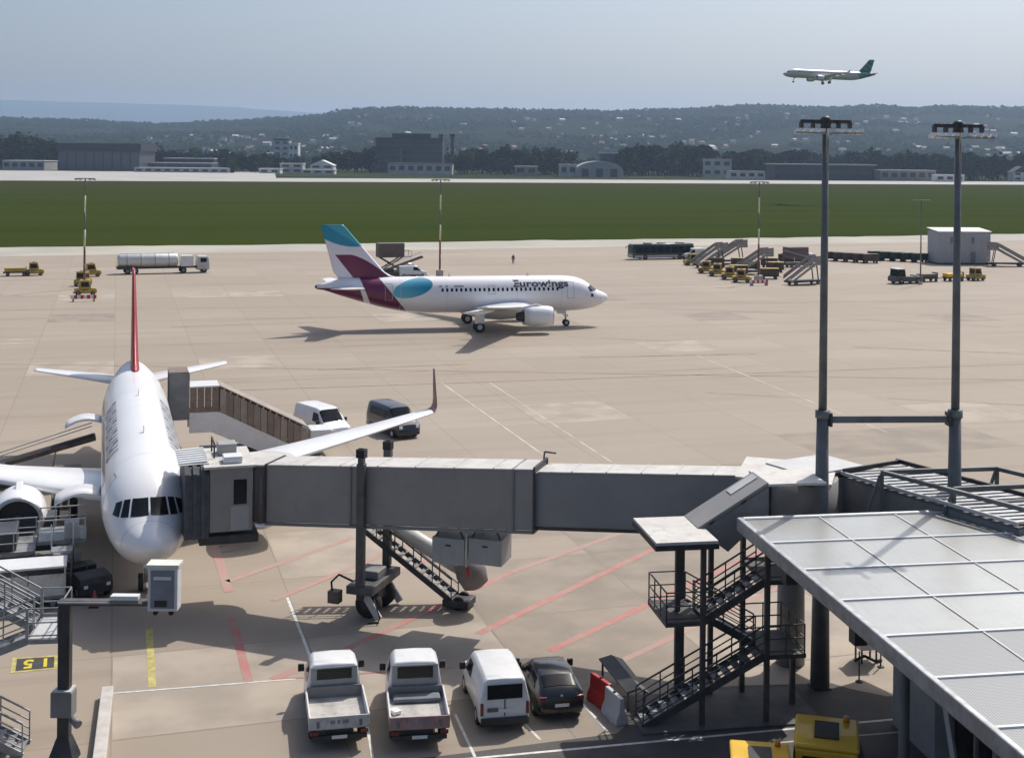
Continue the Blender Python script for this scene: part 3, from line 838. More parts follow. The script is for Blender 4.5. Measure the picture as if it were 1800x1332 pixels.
MB().bar((-4.6, -1.2, fz(-4.6) - 0.07), (7.5, -1.2, fz(7.5) - 0.07), 0.10, 0.12).build('bottom_rail', MATS['mid_grey'], br)
MB().bar((-4.6, .5, fz(-4.6) - 0.07), (7.5, .5, fz(7.5) - 0.07), 0.10, 0.12).build('bottom_rail', MATS['mid_grey'], br)
MB().bar((7.5, -1.05, fz(7.5) + 0.06), (16.2, -1.05, fz(16.2) + 0.06), 0.10, 0.12).build('bottom_rail', MATS['dark_steel'], br)
# cable tray hook and lamp on the roof end
MB().tube([(7.4, .5, fz(7.4) + 2.45), (7.4, .6, fz(7.4) + 2.8), (7.9, .6, fz(7.4) + 2.78)], 0.04).build('roof_hook', MATS['dark_steel'], br)
# cab: round turret, cab box and bellows, turned to the aircraft
ct = Vector((-5.3, 0, 0)); fc = fz(-5.3)
k = MB()
k.lathe([(0, 1.28), (2.42, 1.28)], ct + Vector((0, 0, fc)), (0, 0, 1), 28)
tur = k.build('cab_turret', M('turret_curtain', (0.17, 0.155, 0.145), 0.6, var=0.2, scale=2), br)
for i in range(15):
    w = R(-150 + i * 8.6)
    c_, s_ = math.cos(w), math.sin(w)
    MB().box((ct.x + 1.29 * c_, ct.y + 1.29 * s_, fc + 1.2), (0.03, 0.05, 2.36), rz=w).build('curtain_slat', M('curtain_dark', (0.12, 0.11, 0.105), 0.6), tur)
MB().lathe([(0, 1.34), (0.08, 1.34)], ct + Vector((0, 0, fc + 2.425)), (0, 0, 1), 28).build('turret_roof', MATS['bridge_roof'], tur)
CX = Matrix.Translation(ct + Vector((0, 0, fc))) @ Matrix.Rotation(R(180 + 35), 4, 'Z')      # +x points to the aircraft door
cab = MB(CX).b2((0.7, -1.75, -0.15), (2.5, 1.75, 2.55)).build('cab', BG, br, bev=0.03)
MB(CX).b2((0.6, -1.85, 2.56), (2.75, 1.85, 2.66)).build('cab_roof', MATS['bridge_roof'], cab)
MB(CX).b2((0.95, 1.752, 1.0), (1.5, 1.77, 2.05)).build('cab_window', MATS['glass_dark'], cab)
MB(CX).b2((0.85, 1.752, -0.1), (1.62, 1.768, 0.92)).build('cab_door', MATS['cabinet_grey'], cab)
for i in range(6):                                     # bellows folds
    x = 2.52 + i * 0.17
    f = MB(CX)
    h = 1.8 + 0.05 * (i % 2); b_ = 0.05 * (i % 2)
    f.rings([[(x + q, -h, -0.35), (x + q, h, -0.35), (x + q, h, 2.35 + b_), (x + q, h - .35, 2.6 + b_), (x + q, -h + .35, 2.6 + b_), (x + q, -h, 2.35 + b_)] for q in (0.0, 0.165)], smooth=False)
    f.build('bellows_fold', MATS['bellows'], cab)
for i in range(7):                                     # slatted canopy over the bellows
    MB(CX).bar((2.55, -1.5 + i * 0.42, 2.76), (3.75, -1.5 + i * 0.42, 2.70), 0.2, 0.05).build('canopy_slat', MATS['white_paint'], cab)
MB(CX).plate([(2.5, -1.72, 2.69), (3.75, -1.72, 2.66), (3.75, 1.3, 2.66), (2.5, 1.3, 2.69)], .03).build('canopy_sun_block', MATS['light_grey'], cab)  # added under the slats so no sun specks fall on the cockpit
MB(CX).tube([(2.2, -1.2, 2.65), (2.2, -1.2, 3.3), (2.2, .2, 3.3), (2.2, .2, 2.65)], .04).build('roof_rail', MATS['dark_steel'], cab)
MB(CX).b2((1.2, -1.1, 2.66), (2.0, -0.2, 3.15)).build('cab_aircon', MATS['cabinet_grey'], cab, bev=.04)
MB(CX).b2((1.1, 0.6, 2.66), (1.9, 1.4, 2.95)).build('cab_light_box', MATS['white_paint'], cab, bev=.04)
MB(CX).b2((0.4, -1.5, -0.75), (2.9, 1.5, -0.36)).build('cab_leveller', MATS['dark_steel'], cab, bev=.05)
# lift columns and bogie
for sy, h in ((-1.42, 7.25), (1.42, 7.0)):
    c = MB().b2((-0.17, sy - .15, 1.55), (0.17, sy + .15, 6.65)).build('lift_column', MATS['stair_steel'], br, bev=.02)
    MB().b2((-0.125, sy - .11, 6.65), (0.125, sy + .11, h)).build('column_head', MATS['stair_steel'], c)
    MB().b2((-0.19, sy - .17, h - .35), (0.19, sy + .17, h)).build('column_cap', MATS['rubber'], c)
    MB().b2((-0.135, sy - .12, 0.95), (0.135, sy + .12, 1.55)).build('column_foot', MATS['dark_steel'], c)
bo = MB().b2((-0.6, -1.55, 1.15), (0.6, 1.55, 1.5)).b2((-.35, -.8, .55), (.35, .8, 1.15)).build('bogie_frame', MATS['stair_steel'], br, bev=.03)
for sy in (-0.75, 0.75):
    w = wheel(bo, 0.1, sy, 0.56, 0.42, rim='dark_steel')
MB().b2((-.55, -.5, 1.5), (.4, .5, 1.85)).build('drive_motor', MATS['mid_grey'], bo, bev=.05)
MB().b2((-1.35, -1.75, .75), (-0.85, -1.35, 1.25)).build('cable_basket', MATS['brown_steel'], bo)
MB().tube([(-.3, -1.5, 1.7), (-.9, -1.6, 1.95), (-1.25, -1.6, 1.6), (-1.2, -1.6, 1.2)], .045).build('hanging_cable', MATS['rubber'], bo)
MB().tube([(.5, -1.2, 1.0), (.9, -1.4, .25), (.75, -1.3, .02), (.4, -1.5, .02)], .03).build('ground_cable', MATS['rubber'], bo)
for sy in (-1.15, 1.15):
    MB().bar((.75, sy, .12), (0.1, sy, 1.05), .1, .3).build('bogie_guard', MATS['light_grey'], bo)
# service stair and chute under the bridge
sst = MB().bar((-2.2, 2.1, fz(-2) - .1), (3.1, 2.1, .35), .08, .24).bar((-2.2, 1.25, fz(-2) - .1), (3.1, 1.25, .35), .08, .24).build('stair_stringer', MATS['dark_steel'], br)
for i in range(16):
    t = (i + .5) / 16; x = -2.2 + 5.3 * t; z = fz(-2) + (0.35 - fz(-2)) * t
    MB().b2((x - .12, 1.28, z), (x + .12, 2.07, z + .04)).build('tread', MATS['galvanised'], sst)
for sy in (1.22, 2.13):
    MB().bar((-2.2, sy, fz(-2) + .85), (3.1, sy, 1.3), .05).bar((-2.2, sy, fz(-2) + .45), (3.1, sy, .85), .04).build('handrail', MATS['dark_steel'], sst)
    for i in range(7):
        t = i / 6; x = -2.2 + 5.3 * t; z = fz(-2) + (0.35 - fz(-2)) * t
        MB().bar((x, sy, z - .1), (x, sy, z + 1.0), .04).build('rail_post', MATS['dark_steel'], sst)
MB().b2((2.7, 1.15, .1), (3.9, 2.2, .42)).build('stair_foot', MATS['dark_steel'], sst, bev=.04)
for sy in (1.3, 2.05): wheel(sst, 3.4, sy, .28, .18, rim='dark_steel')
MB().cyl((-.1, 1.7, 3.35), (3.3, 1.7, 1.75), .36, .36, 18).build('baggage_chute', MATS['light_grey'], br)
MB().lathe([(-.35, .45), (-.3, .6), (0.25, .68), (.8, .55), (.95, .2)], (3.85, 1.4, 1.85), (.45, 0, -1), 20).build('chute_hopper', M('hopper_grey', (.2, .18, .17), .5), br)
# two air-conditioning boxes hanging under the tunnel
for x in (3.75, 5.35):
    a = MB().b2((x - .72, -1.0, fz(x) - 1.55), (x + .72, .4, fz(x) - .48)).build('aircon_box', MATS['cabinet_grey'], br, bev=.04)
    MB().b2((x - .12, -1.012, fz(x) - .82), (x + .12, -.998, fz(x) - .74)).build('maker_plate', MATS['dark_plastic'], a)
    for dx in (-.6, .6):
        for yy in (-.8, .3):
            MB().bar((x + dx, yy, fz(x) - .48), (x + dx * .6, yy, fz(x) - .02), .07).build('hanger', MATS['dark_steel'], a)
MB().tube([(4.56, -1.0, fz(4) - .2), (4.54, -1.0, fz(4) - 1.4), (4.6, -1.0, fz(4) - 1.9)], .05).build('hose', M('hose_white', (.6, .58, .55), .6), br)
MB().tube([(4.58, -1.0, fz(4) - 1.6), (4.68, -1.0, fz(4) - 2.0)], .09).build('hose_coupling', MATS['red_paint'], br)

# rotunda and fixed link to the terminal
rc = (17.6, 0.0)
ro = MB().lathe([(0, 1.75), (2.35, 1.75)], (rc[0], 0, 4.95), (0, 0, 1), 24).build('rotunda', BG, br)
MB().b2((15.6, -1.6, 7.36), (19.2, 1.9, 7.46)).build('rotunda_roof', MATS['bridge_roof'], ro)
MB().b2((16.9, -1.76, 4.8), (17.0, -1.70, 7.3)).build('panel_joint', MATS['dark_steel'], ro)
MB().lathe([(0, .55), (4.9, .5)], (rc[0], 0, 0), (0, 0, 1), 18).build('rotunda_pillar', MATS['mid_grey'], ro)
lk = thing('link_walkway', 'grey fixed walkway with slatted roof joining the bridge to the terminal', 'walkway', (*G(1490, 1165)[:2], 0), R(9.3))
# ------------------------------------------------------------------ the pier frame: e2 to the right, e1 towards the camera
TA = R(9.3)
ORI = Vector((8.15, 45.1, 0))                           # far left corner of the terminal roof
def T(x, y, z=0):                                       # pier frame -> world (x along the pier to the right, y away from the camera)
    c, s = math.cos(TA), math.sin(TA)
    return Vector((ORI.x + x * c - y * s, ORI.y + x * s + y * c, z))
LKD = Vector((0.52, -0.854, 0)); LKN = Vector((0.854, 0.52, 0))
lk.location = (13.1, 50.4, 0); lk.rotation_euler = (0, 0, math.atan2(LKD.y, LKD.x))      # local x along the walkway, local y to its far side
MB().b2((0, -.05, 5.0), (8.0, 2.9, 7.2)).build('walkway_wall', MATS['mid_grey'], lk, bev=.03)
MB().b2((-2.3, -1.7, 4.9), (-.01, 1.1, 7.2)).build('walkway_head', MATS['mid_grey'], lk, bev=.03)
hr = MB().b2((-2.4, -1.9, 7.40), (-.1, 1.2, 7.52)).build('walkway_head_roof', MATS['light_grey'], lk)
MB().b2((-2.42, -1.92, 7.22), (-.08, 1.22, 7.395)).build('head_fascia', MATS['dark_steel'], hr)
MB().b2((-.9, -1.72, 5.2), (-.1, -1.705, 6.9)).build('walkway_door', MATS['dark_plastic'], lk)
MB().b2((0, -.1, 7.21), (8.0, 3.0, 7.27)).build('walkway_roof', M('roof_shade', (.1, .1, .1), .7), lk)
for i in range(22):
    x = -1.2 + i * .42
    a_, b_ = Vector((x, -.05, 7.36)), Vector((x + 1.25, 2.95, 7.44))
    if x < 0: a_ = a_.lerp(b_, -x / 1.25)
    MB().bar(a_, b_, .22, .04).build('roof_slat', MATS['galvanised'], lk)
MB().bar((-.1, 3.0, 7.52), (8.0, 3.0, 7.5), .10, .16).build('roof_edge', MATS['dark_steel'], lk)
MB().bar((0.05, -.1, 7.5), (0.05, 3.0, 7.5), .10, .16).build('roof_edge', MATS['dark_steel'], lk)
MB().bar((-.1, -.12, 7.4), (8.0, -.12, 7.4), .08, .12).build('roof_edge', MATS['light_grey'], lk)
tf = thing('steel_truss_frame', 'tubular steel frame standing above the walkway behind the terminal roof', 'frame', (14.0, 48.5, 0), 0)
tA, tB, tC, tD_, tE = Vector((0, 0, 7.9)), Vector((4.6, .75, 7.9)), Vector((4.0, -6.0, 7.9)), Vector((1.9, -2.35, 7.88)), Vector((5.6, -1.6, 7.88))
for n_, a_, b_ in (('top_chord', tA, tB), ('top_chord', tA, tC), ('top_chord', tD_, tE), ('top_chord', tB, tB + (tC - tA) * .8)):
    MB().bar(a_, b_, .15).build(n_, MATS['mast_steel'], tf)
for p_ in (tA, tD_, tB, tB + (tC - tA) * .45):
    q_ = Vector((p_.x, p_.y, 5.0)); MB().bar(q_, p_ - Vector((0, 0, .08)), .13).build('frame_post', MATS['mast_steel'], tf)
    MB().bar(p_ + Vector((-.55, -.1, -1.5)), p_ - Vector((0.06, 0, .12)), .09).build('brace', MATS['mast_steel'], tf)

# ------------------------------------------------------------------ terminal pier: panelled roof, columns, glass front
tm = thing('terminal_pier', 'terminal pier with flat roof of large grey panels and glass front', 'terminal', T(8, -8), TA)
def mat_panel():
    m, nt, bs = newmat('roof_panel'); v, (x, y, z) = coords(nt)
    oi = nt.nodes.new('ShaderNodeObjectInfo'); rr = E(nt, oi.outputs['Random'])
    st = noise(nt, vec(nt, x * 1.2, y * 9), 1.0, 4); bl = noise(nt, v, 0.6, 5)
    c = mixc(nt, bl.step(0.3, 0.7), (0.40, 0.41, 0.395), (0.46, 0.465, 0.445))
    c = mixc(nt, rr * 0.5, c, (0.46, 0.465, 0.44)); c = mixc(nt, st.step(0.45, 0.7) * 0.25, c, (0.37, 0.385, 0.38))
    bs.inputs['Metallic'].default_value = 0.8
    rain = noise(nt, vec(nt, x * 7, y * .5), 1.0, 4).step(0.5, 0.75) * 0.3
    c = mixc(nt, rain, c, (0.30, 0.30, 0.28)); blot = noise(nt, v, 2.2, 6, .7).step(.55, .75) * .35
    c = mixc(nt, blot, c, (0.32, 0.315, 0.29))
    nt.links.new(c, bs.inputs['Base Color']); bs.inputs['Roughness'].default_value = 0.33
    bump(nt, bs, st, 0.04, 0.01)
    return m
def mat_grating():
    m, nt, bs = newmat('roof_grating'); v, (x, y, z) = coords(nt)
    a = ((x * 13.0).fr() - 0.5).ab() > 0.22; b = ((y * 13.0).fr() - 0.5).ab() > 0.22
    c = mixc(nt, a.mx(b), (0.12, 0.12, 0.12), (0.30, 0.31, 0.31))
    nt.links.new(c, bs.inputs['Base Color']); bs.inputs['Roughness'].default_value = 0.5
    return m
PNL, GRT = mat_panel(), mat_grating()
o_inv = Vector((8, -8, 0))
RZ_ = 7.0
def tl(x, y, z): return Vector((x, y, z)) - o_inv
P0 = MB().b2((0.02, -2.74, -.035), (2.80, -.02, 0.0)).mesh('roof_panel'); P0.materials.append(PNL)
P1 = P0.copy(); P1.materials.clear(); P1.materials.append(GRT)
tmroof = MB().b2(tl(0.05, -21.0, 6.62), tl(17, -0.05, 6.94)).build('roof_deck', MATS['mid_grey'], tm)
for i in range(6):
    for j in range(7):
        o = bpy.data.objects.new('roof_panel', P1 if j >= 4 else P0); COL.objects.link(o); o.parent = tmroof
        o.location = tl(i * 2.83, -j * 2.77, 7.0)
for j in range(8):
    MB().b2(tl(0, -j * 2.77 - .05, 7.0), tl(17, -j * 2.77 + .05, 7.045)).build('roof_batten', MATS['white_paint'], tmroof)
for i in range(1, 7):
    MB().b2(tl(i * 2.83 - .03, -21, 7.0), tl(i * 2.83 + .03, 0, 7.03)).build('roof_batten', MATS['light_grey'], tmroof)
MB().b2(tl(-.16, -21, 6.60), tl(.045, .1, 7.07)).build('roof_gutter', MATS['galvanised'], tmroof, bev=.04)
MB().b2(tl(.05, .0, 6.7), tl(17, .14, 7.07)).build('roof_fascia', MATS['galvanised'], tmroof, bev=.03)
for y in (-4.3, -9.4):
    MB().b2(tl(-.12, y - .2, 6.2), tl(.25, y + .2, 6.6)).build('gutter_bracket', MATS['dark_steel'], tmroof)
for x, y, r in ((1.4, -9.5, .15), (1.3, -14.6, .15), (4.0, -9.0, .2), (9.0, -6.0, .25), (14.0, -6.0, .25), (14, -4.5, .25)):
    MB().cyl(tl(x, y, 0), tl(x, y, 6.62), r, r, 14).build('roof_column', MATS['mast_steel'], tm)
# glass front with mullions
gf = MB().b2(tl(3.0, -19.9, .2), tl(3.06, -9.3, 6.6)).build('glass_front', MATS['glass_dark'], tm)
for j in range(9):
    MB().b2(tl(2.9, -9.3 - j * 1.3 - .04, .2), tl(3.0, -9.3 - j * 1.3 + .04, 6.6)).build('mullion', MATS['galvanised'], gf)
for z in (2.2, 4.4):
    MB().b2(tl(2.93, -19.9, z), tl(3.0, -9.3, z + .08)).build('transom', MATS['galvanised'], gf)
MB().b2(tl(5.2, -4.0, 0), tl(6.0, -1.0, 6.6)).build('wall_pier', MATS['facade_grey'], tm)
MB().b2(tl(6.0, -1.3, 0), tl(17, -1.0, 6.6)).build('rear_wall', MATS['facade_grey'], tm)
MB().b2(tl(6.6, -9.2, 0), tl(17, -9.0, 6.6)).build('front_wall', MATS['facade_grey'], tm)
MB().bar(tl(2.2, -9.6, 6.6), tl(2.9, -10.6, .1), .14).build('raking_post', MATS['light_grey'], tm)
MB().b2(tl(3.1, -19.9, 0.0), tl(17, -9.3, .12)).build('plinth', MATS['concrete_block'], tm)

# ------------------------------------------------------------------ roofed stair tower beside the bridge
stt = thing('stair_tower', 'dark steel outdoor stair tower with zigzag flights and small canopy beside the bridge', 'stair tower', (5.45, 44.5, 0), TA)
DS = MATS['stair_steel']
TREAD = MB().b2((-.15, 0, -.02), (.15, .98, .02)).mesh('tread'); TREAD.materials.append(MATS['galvanised'])
def flight(parent, x0, z0, x1, z1, y0, rails=(0, 1), n=None):
    w = 1.02
    fl_ = MB().bar((x0, y0 + .03, z0 - .06), (x1, y0 + .03, z1 - .06), .05, .26).bar((x0, y0 + w - .03, z0 - .06), (x1, y0 + w - .03, z1 - .06), .05, .26).build('stringer', DS, parent)
    n = n or max(4, int(abs(z1 - z0) / .185))
    for i in range(n):
        t = (i + .5) / n
        o = bpy.data.objects.new('tread', TREAD); COL.objects.link(o); o.parent = fl_
        o.location = (x0 + (x1 - x0) * t, y0 + .02, z0 + (z1 - z0) * t)
    for k in rails:
        y = y0 + .03 + k * (w - .06)
        b = MB()
        for h in (1.02, .72, .45, .2): b.bar((x0, y, z0 + h), (x1, y, z1 + h), .035 if h < 1 else .05)
        b.build('handrail', DS, fl_)
        m = max(2, int(abs(x1 - x0) / .85))
        for i in range(m + 1):
            t = i / m; x, z = x0 + (x1 - x0) * t, z0 + (z1 - z0) * t
            MB().bar((x, y, z - .1), (x, y, z + 1.02), .04).build('rail_post', DS, fl_)
    return fl_
def landing(parent, x0, x1, y0, y1, z, sides):
    l = MB().b2((x0, y0, z - .16), (x1, y1, z)).build('landing', DS, parent, bev=.01)
    for a, b in sides:
        a, b = Vector(a), Vector(b)
        r = MB()
        for h in (1.02, .55, .12): r.bar((a.x, a.y, z + h), (b.x, b.y, z + h), .04)
        r.build('guard_rail', DS, l)
        n = max(1, int((b - a).length / .7))
        for i in range(n + 1):
            p_ = a.lerp(b, i / n); MB().bar((p_.x, p_.y, z), (p_.x, p_.y, z + 1.02), .04).build('rail_post', DS, l)
    return l
flight(stt, -.75, 0.05, 3.6, 2.3, 0.0)
landing(stt, 3.6, 5.1, -.05, 2.3, 2.3, (((3.65, -.02), (5.05, -.02)), ((5.05, -.02), (5.05, 2.25)), ((5.05, 2.25), (3.65, 2.25))))
flight(stt, 3.6, 2.3, 1.35, 3.6, 1.15)
landing(stt, 0.0, 1.35, -.05, 2.3, 3.6, (((.03, -.02), (.03, 2.25)), ((.03, -.02), (1.3, -.02)), ((.03, 2.25), (1.3, 2.25))))
flight(stt, 1.35, 3.6, 3.6, 4.9, 0.0)
landing(stt, 3.6, 5.3, -.05, 2.6, 4.9, (((3.65, -.02), (5.25, -.02)), ((5.25, -.02), (5.25, 2.5))))
for x, y, h in ((1.3, -.12, 6.3), (1.3, 2.4, 6.3), (3.62, -.12, 6.4), (3.62, 2.4, 7.7), (.75, 1.1, 6.3), (5.05, 1.1, 2.2), (2.4, 2.4, 6.9)):
    MB().b2((x - .085, y - .085, 0), (x + .085, y + .085, h)).build('tower_post', DS, stt)
MB().b2((-.45, -.35, 6.36), (1.75, 2.75, 6.46)).build('canopy_roof', MATS['bridge_roof'], stt)
MB().b2((-.48, -.38, 6.18), (1.78, 2.78, 6.355)).build('canopy_fascia', MATS['dark_steel'], stt)
sr = MB().plate([(1.5, 1.15, 6.45), (1.5, 2.75, 6.45), (4.1, 2.75, 7.98), (4.1, 1.15, 7.98)], .08).build('sloping_roof', MATS['bridge_grey'], stt)
MB().plate([(3.0, 2.0, 7.40), (3.0, 2.55, 7.40), (4.0, 2.55, 7.99), (4.0, 2.0, 7.99)], .03).build('skylight', MATS['light_grey'], sr)
MB().plate([(1.6, 1.13, 6.35), (4.1, 1.13, 7.85), (4.1, 1.13, 6.9), (2.6, 1.13, 5.6)], .04).build('side_panel', MATS['mid_grey'], stt)
MB().b2((4.1, 1.15, 7.86), (6.3, 3.2, 7.95)).build('upper_roof', MATS['bridge_roof'], stt)
MB().b2((-.9, -.5, 0.0), (5.6, 2.6, .07)).build('stair_plinth', M('plinth_dark', (.11, .105, .10), .8, var=.2), stt)

# ------------------------------------------------------------------ floodlight masts
def flood_mast(label, loc, top, tilt):
    m = thing('floodlight_mast', label, 'light mast', loc, TA, 'floodlight masts beside the terminal')
    MB().lathe([(0, .36), (6.5, .26), (10.2, .215)], (0, 0, 0), (0, 0, 1), 16).build('lower_pole', MATS['mast_steel'], m)
    MB().lathe([(10.0, .27), (10.3, .27)], (0, 0, 0), (0, 0, 1), 16).build('pole_collar', MATS['mast_steel'], m)
    MB().lathe([(10.3, .155), (top, .12)], (0, 0, 0), (0, 0, 1), 14).build('upper_pole', MATS['mast_steel'], m)
    MB().b2((-.34, -.34, 0), (.34, .34, .06)).build('base_plate', MATS['dark_steel'], m)
    hd = MB().lathe([(top - .35, .2), (top, .2), (top + .1, .12)], (0, 0, 0), (0, 0, 1), 12).build('mast_head', MATS['dark_steel'], m)
    MB().bar((-.98, 0, top - .1), (.98, 0, top - .1), .1, .13).build('cross_arm', MATS['dark_steel'], hd)
    MB().bar((0, -.8, top - .12), (0, .8, top - .12), .08, .1).build('cross_arm', MATS['dark_steel'], hd)
    for x in (-.95, -.5, .5, .95):
        MB().b2((x - .05, -.1, top - .35), (x + .05, .1, top - .1)).build('bracket', MATS['dark_steel'], hd)
    for sg in (-1, 1):
        lb = MB().bar((sg * .1, -.25, top - .55), (sg * 1.3, -.25, top - .52 + tilt * sg * .05), .3, .06).build('light_bar', MATS['galvanised'], hd)
        for i in range(4):
            x = sg * (.3 + i * .3)
            MB().box((x, -.34, top - .47), (.22, .3, .1), m=Matrix.Rotation(R(-25), 3, 'X')).build('floodlight', MATS['floodlight_glass'], lb)
    return m
pm1 = G(1441, 1207); pm2 = Vector((pm1.x + 5.05, pm1.y + .35, 0))
mast1 = flood_mast('tall grey floodlight mast rising beside the stair tower, left of the pair', pm1, 21.1, 0)
mast2 = flood_mast('tall grey floodlight mast at the right edge, right of the pair', pm2, 21.0, -1)
mb_ = thing('mast_brace', 'horizontal steel brace joining the two floodlight masts', 'brace', (0, 0, 0))
q1, q2 = Vector((pm1.x, pm1.y, 9.95)), Vector((pm2.x, pm2.y, 9.95))
dv = (q2 - q1).normalized()
MB().bar(q1 + dv * .3, q2 - dv * .3, .22, .26).build('beam', MATS['mast_steel'], mb_, bev=.02)
for q, s in ((q1, 1), (q2, -1)):
    MB().box(q + dv * s * .27, (.1, .4, .5), rz=math.atan2(dv.y, dv.x)).build('flange', MATS['dark_steel'], mb_)
# ------------------------------------------------------------------ road vehicles (local +x forward, origin on the ground under the middle)
class Hull:                                            # stations: x, floor, belt, roof, half width, half roof width
    def __init__(s, st): s.st = st
    def half(s, k):
        x, zb, zs, zt, w, wr = k
        zt = max(zt, zs + .02)
        return [(x, 0, zb), (x, w * .9, zb), (x, w, zb + .16), (x, w, zs), (x, wr + (w - wr) * .12, zt - (zt - zs) * .14), (x, wr * .86, zt), (x, 0, zt + .02)]
    def at(s, x):
        t = s.st
        for a, b in zip(t, t[1:]):
            if a[0] >= x >= b[0]:
                k = (a[0] - x) / (a[0] - b[0]); return [p + (q - p) * k for p, q in zip(a, b)]
        return list(t[0] if x > t[0][0] else t[-1])
    def pos(s, x, v, sg, off=.012):
        h = s.half(s.at(x)); i = min(5, int(v)); f = v - i
        a, b = Vector(h[i]), Vector(h[i + 1]); p = a.lerp(b, f)
        d = b - a; n = Vector((0, d.z, -d.y)); n = n.normalized() if n.length > 0 else Vector((0, 0, 1))
        p += n * off
        return Vector((p.x, p.y * sg, p.z))
    def body(s, mat, parent, name='body'):
        rg = []
        for k in s.st:
            h = s.half(k); rg.append([Vector(p) for p in h] + [Vector((p[0], -p[1], p[2])) for p in h[-2:0:-1]])
        return MB().rings(rg).build(name, mat, parent, bev=.035, sharp=38)
    def patch(s, name, x0, x1, v0, v1, sg, mat, parent, x0b=None, x1b=None):
        x0b = x0 if x0b is None else x0b; x1b = x1 if x1b is None else x1b
        def fn(u, v): return s.pos((x0 + (x1 - x0) * u) * (1 - v) + (x0b + (x1b - x0b) * u) * v, v0 + (v1 - v0) * v, sg)
        return MB().add(*grid(fn, 4, 3), False).build(name, mat, parent)
    def screen(s, x0, x1, mat, parent, name='windscreen'):   # across the car between two stations on the roof surface
        def fn(u, v):
            w = (u - .5) * 2; sg = 1 if w >= 0 else -1
            return s.pos(x0 + (x1 - x0) * v, 6 - 1.75 * abs(w), sg, .02)
        return MB().add(*grid(fn, 8, 3), True).build(name, mat, parent)
GD = MATS['glass_dark']
def lamp(parent, name, x, y, z, d, mat): return MB().box((x, y, z), d).build(name, mat, parent, bev=.02)
TAIL = M('tail_lamp', (.18, .012, .012), .25, coat=.4)
def mirrors(parent, x, y, z, mat='dark_plastic'):
    for sg in (1, -1):
        MB().box((x, sg * (y + .13), z), (.1, .22, .26)).bar((x, sg * y, z - .05), (x, sg * (y + .1), z - .02), .05).build('door_mirror', MATS[mat], parent, bev=.03)
def plate(parent, x, y, z, w=.5):
    return MB().box((x, y, z), (.012, w, .11)).build('number_plate', MATS['white_paint'], parent)

def pickup(name, label, loc, rz, high, gate_mat, paint):
    t = thing(name, label, 'pickup truck', loc, rz)
    H = 1.98 if high else 1.90
    W = .94
    cab = Hull([(2.42, .35, .72, .80, .70, .6), (2.3, .3, .95, 1.0, .86, .76), (1.75, .28, 1.05, 1.12, W, .8), (1.15, .28, 1.08, H - .06, W, .76), (.9, .28, 1.08, H, W, .78), (.2, .28, 1.08, H, W, .80), (-.12, .28, 1.08, H - .05, W, .80), (-.2, .3, 1.05, H - .25, W - .02, .80)])
    b = cab.body(MATS[paint], t, 'cab')
    cab.screen(1.68, 1.2, GD, b)
    for sg in (1, -1):
        cab.patch('side_window', 1.15, .15, 3.1, 3.85, sg, GD, b, .95, .1)
        lamp(b, 'headlight', 2.36, sg * .66, .8, (.12, .3, .2), MATS['floodlight_glass'])
    # flat back wall of the cab with window
    MB().b2((-.235, -.80, .95), (-.205, .80, H - .10)).build('cab_back', M('cab_back_grey', (.30, .305, .31), .5), b, bev=.02)
    MB().b2((-.252, -.60 if not high else -.62, H - .52 if not high else H - .56), (-.236, .60 if not high else .62, H - .16)).build('rear_window', GD, b, bev=.01)
    mirrors(b, 1.2, W, 1.3)
    # cargo bed
    x0, x1 = -2.62, -.30
    bed = MB().b2((x0, -.98, .68), (x1, .98, .80)).build('bed_floor', M('bed_floor', (.42, .40, .37), .7, dirt=.5, var=.2), t)
    for n_, lo, hi, mt in (('side_board', (x0, .94, .80), (x1, 1.0, 1.14), paint), ('side_board', (x0, -1.0, .80), (x1, -.94, 1.14), paint), ('front_board', (x1 - .05, -.94, .80), (x1, .94, 1.18), 'mid_grey'), ('tailgate', (x0 - .05, -1.0, .72), (x0, 1.0, 1.12), gate_mat)):
        g = MB().b2(lo, hi).build(n_, MATS[mt], t, bev=.015)
        if n_ == 'tailgate':
            for y, w_ in ((.22, .16), (.02, .1), (-.2, .2)): MB().b2((x0 - .062, y - w_ / 2, .88), (x0 - .052, y + w_ / 2, 1.0)).build('gate_mark', M('mark_grey'), g)
            for y in (-.7, .7): MB().b2((x0 - .075, y - .05, .78), (x0 - .052, y + .05, .98)).build('gate_latch', MATS['mid_grey'], g)
    MB().b2((x0 + .05, -.45, .3), (1.6, .45, .66)).build('chassis', MATS['dark_steel'], t)
    MB().b2((x0 - .1, -.9, .38), (x0 + .02, .9, .52)).build('rear_bumper', MATS['dark_plastic'], t)
    for sg in (1, -1):
        lamp(t, 'tail_lamp', x0 - .06, sg * .82, .6, (.06, .26, .13), TAIL)
        wheel(t, 1.6, sg * .82, .34, .22); wheel(t, -1.55, sg * .82, .34, .24)
        MB().b2((-1.95, sg * .7 - .14, .5), (-1.15, sg * .7 + .14, .67)).build('mudguard', MATS['dark_plastic'], t)
    plate(t, x0 - .108, 0, .47)
    if high:
        MB().b2((-.9, -.85, .81), (-.36, .8, .98)).build('folded_tarpaulin', M('tarp_grey', (.16, .17, .19), .7), t, bev=.08)
        MB().box((-1.6, .75, .88), (.35, .3, .14), rz=.5).build('paper_sack', MATS['white_paint'], t, bev=.04)
    return t
HD = R(99.5)
M('rust_gate', (.42, .25, .235), .6, var=.2, dirt=.5)
M('van_dark', (.03, .032, .036), .3, var=.1, coat=.5)
def fwd(p, d): return (p[0] + math.cos(HD) * d, p[1] + math.sin(HD) * d, 0)
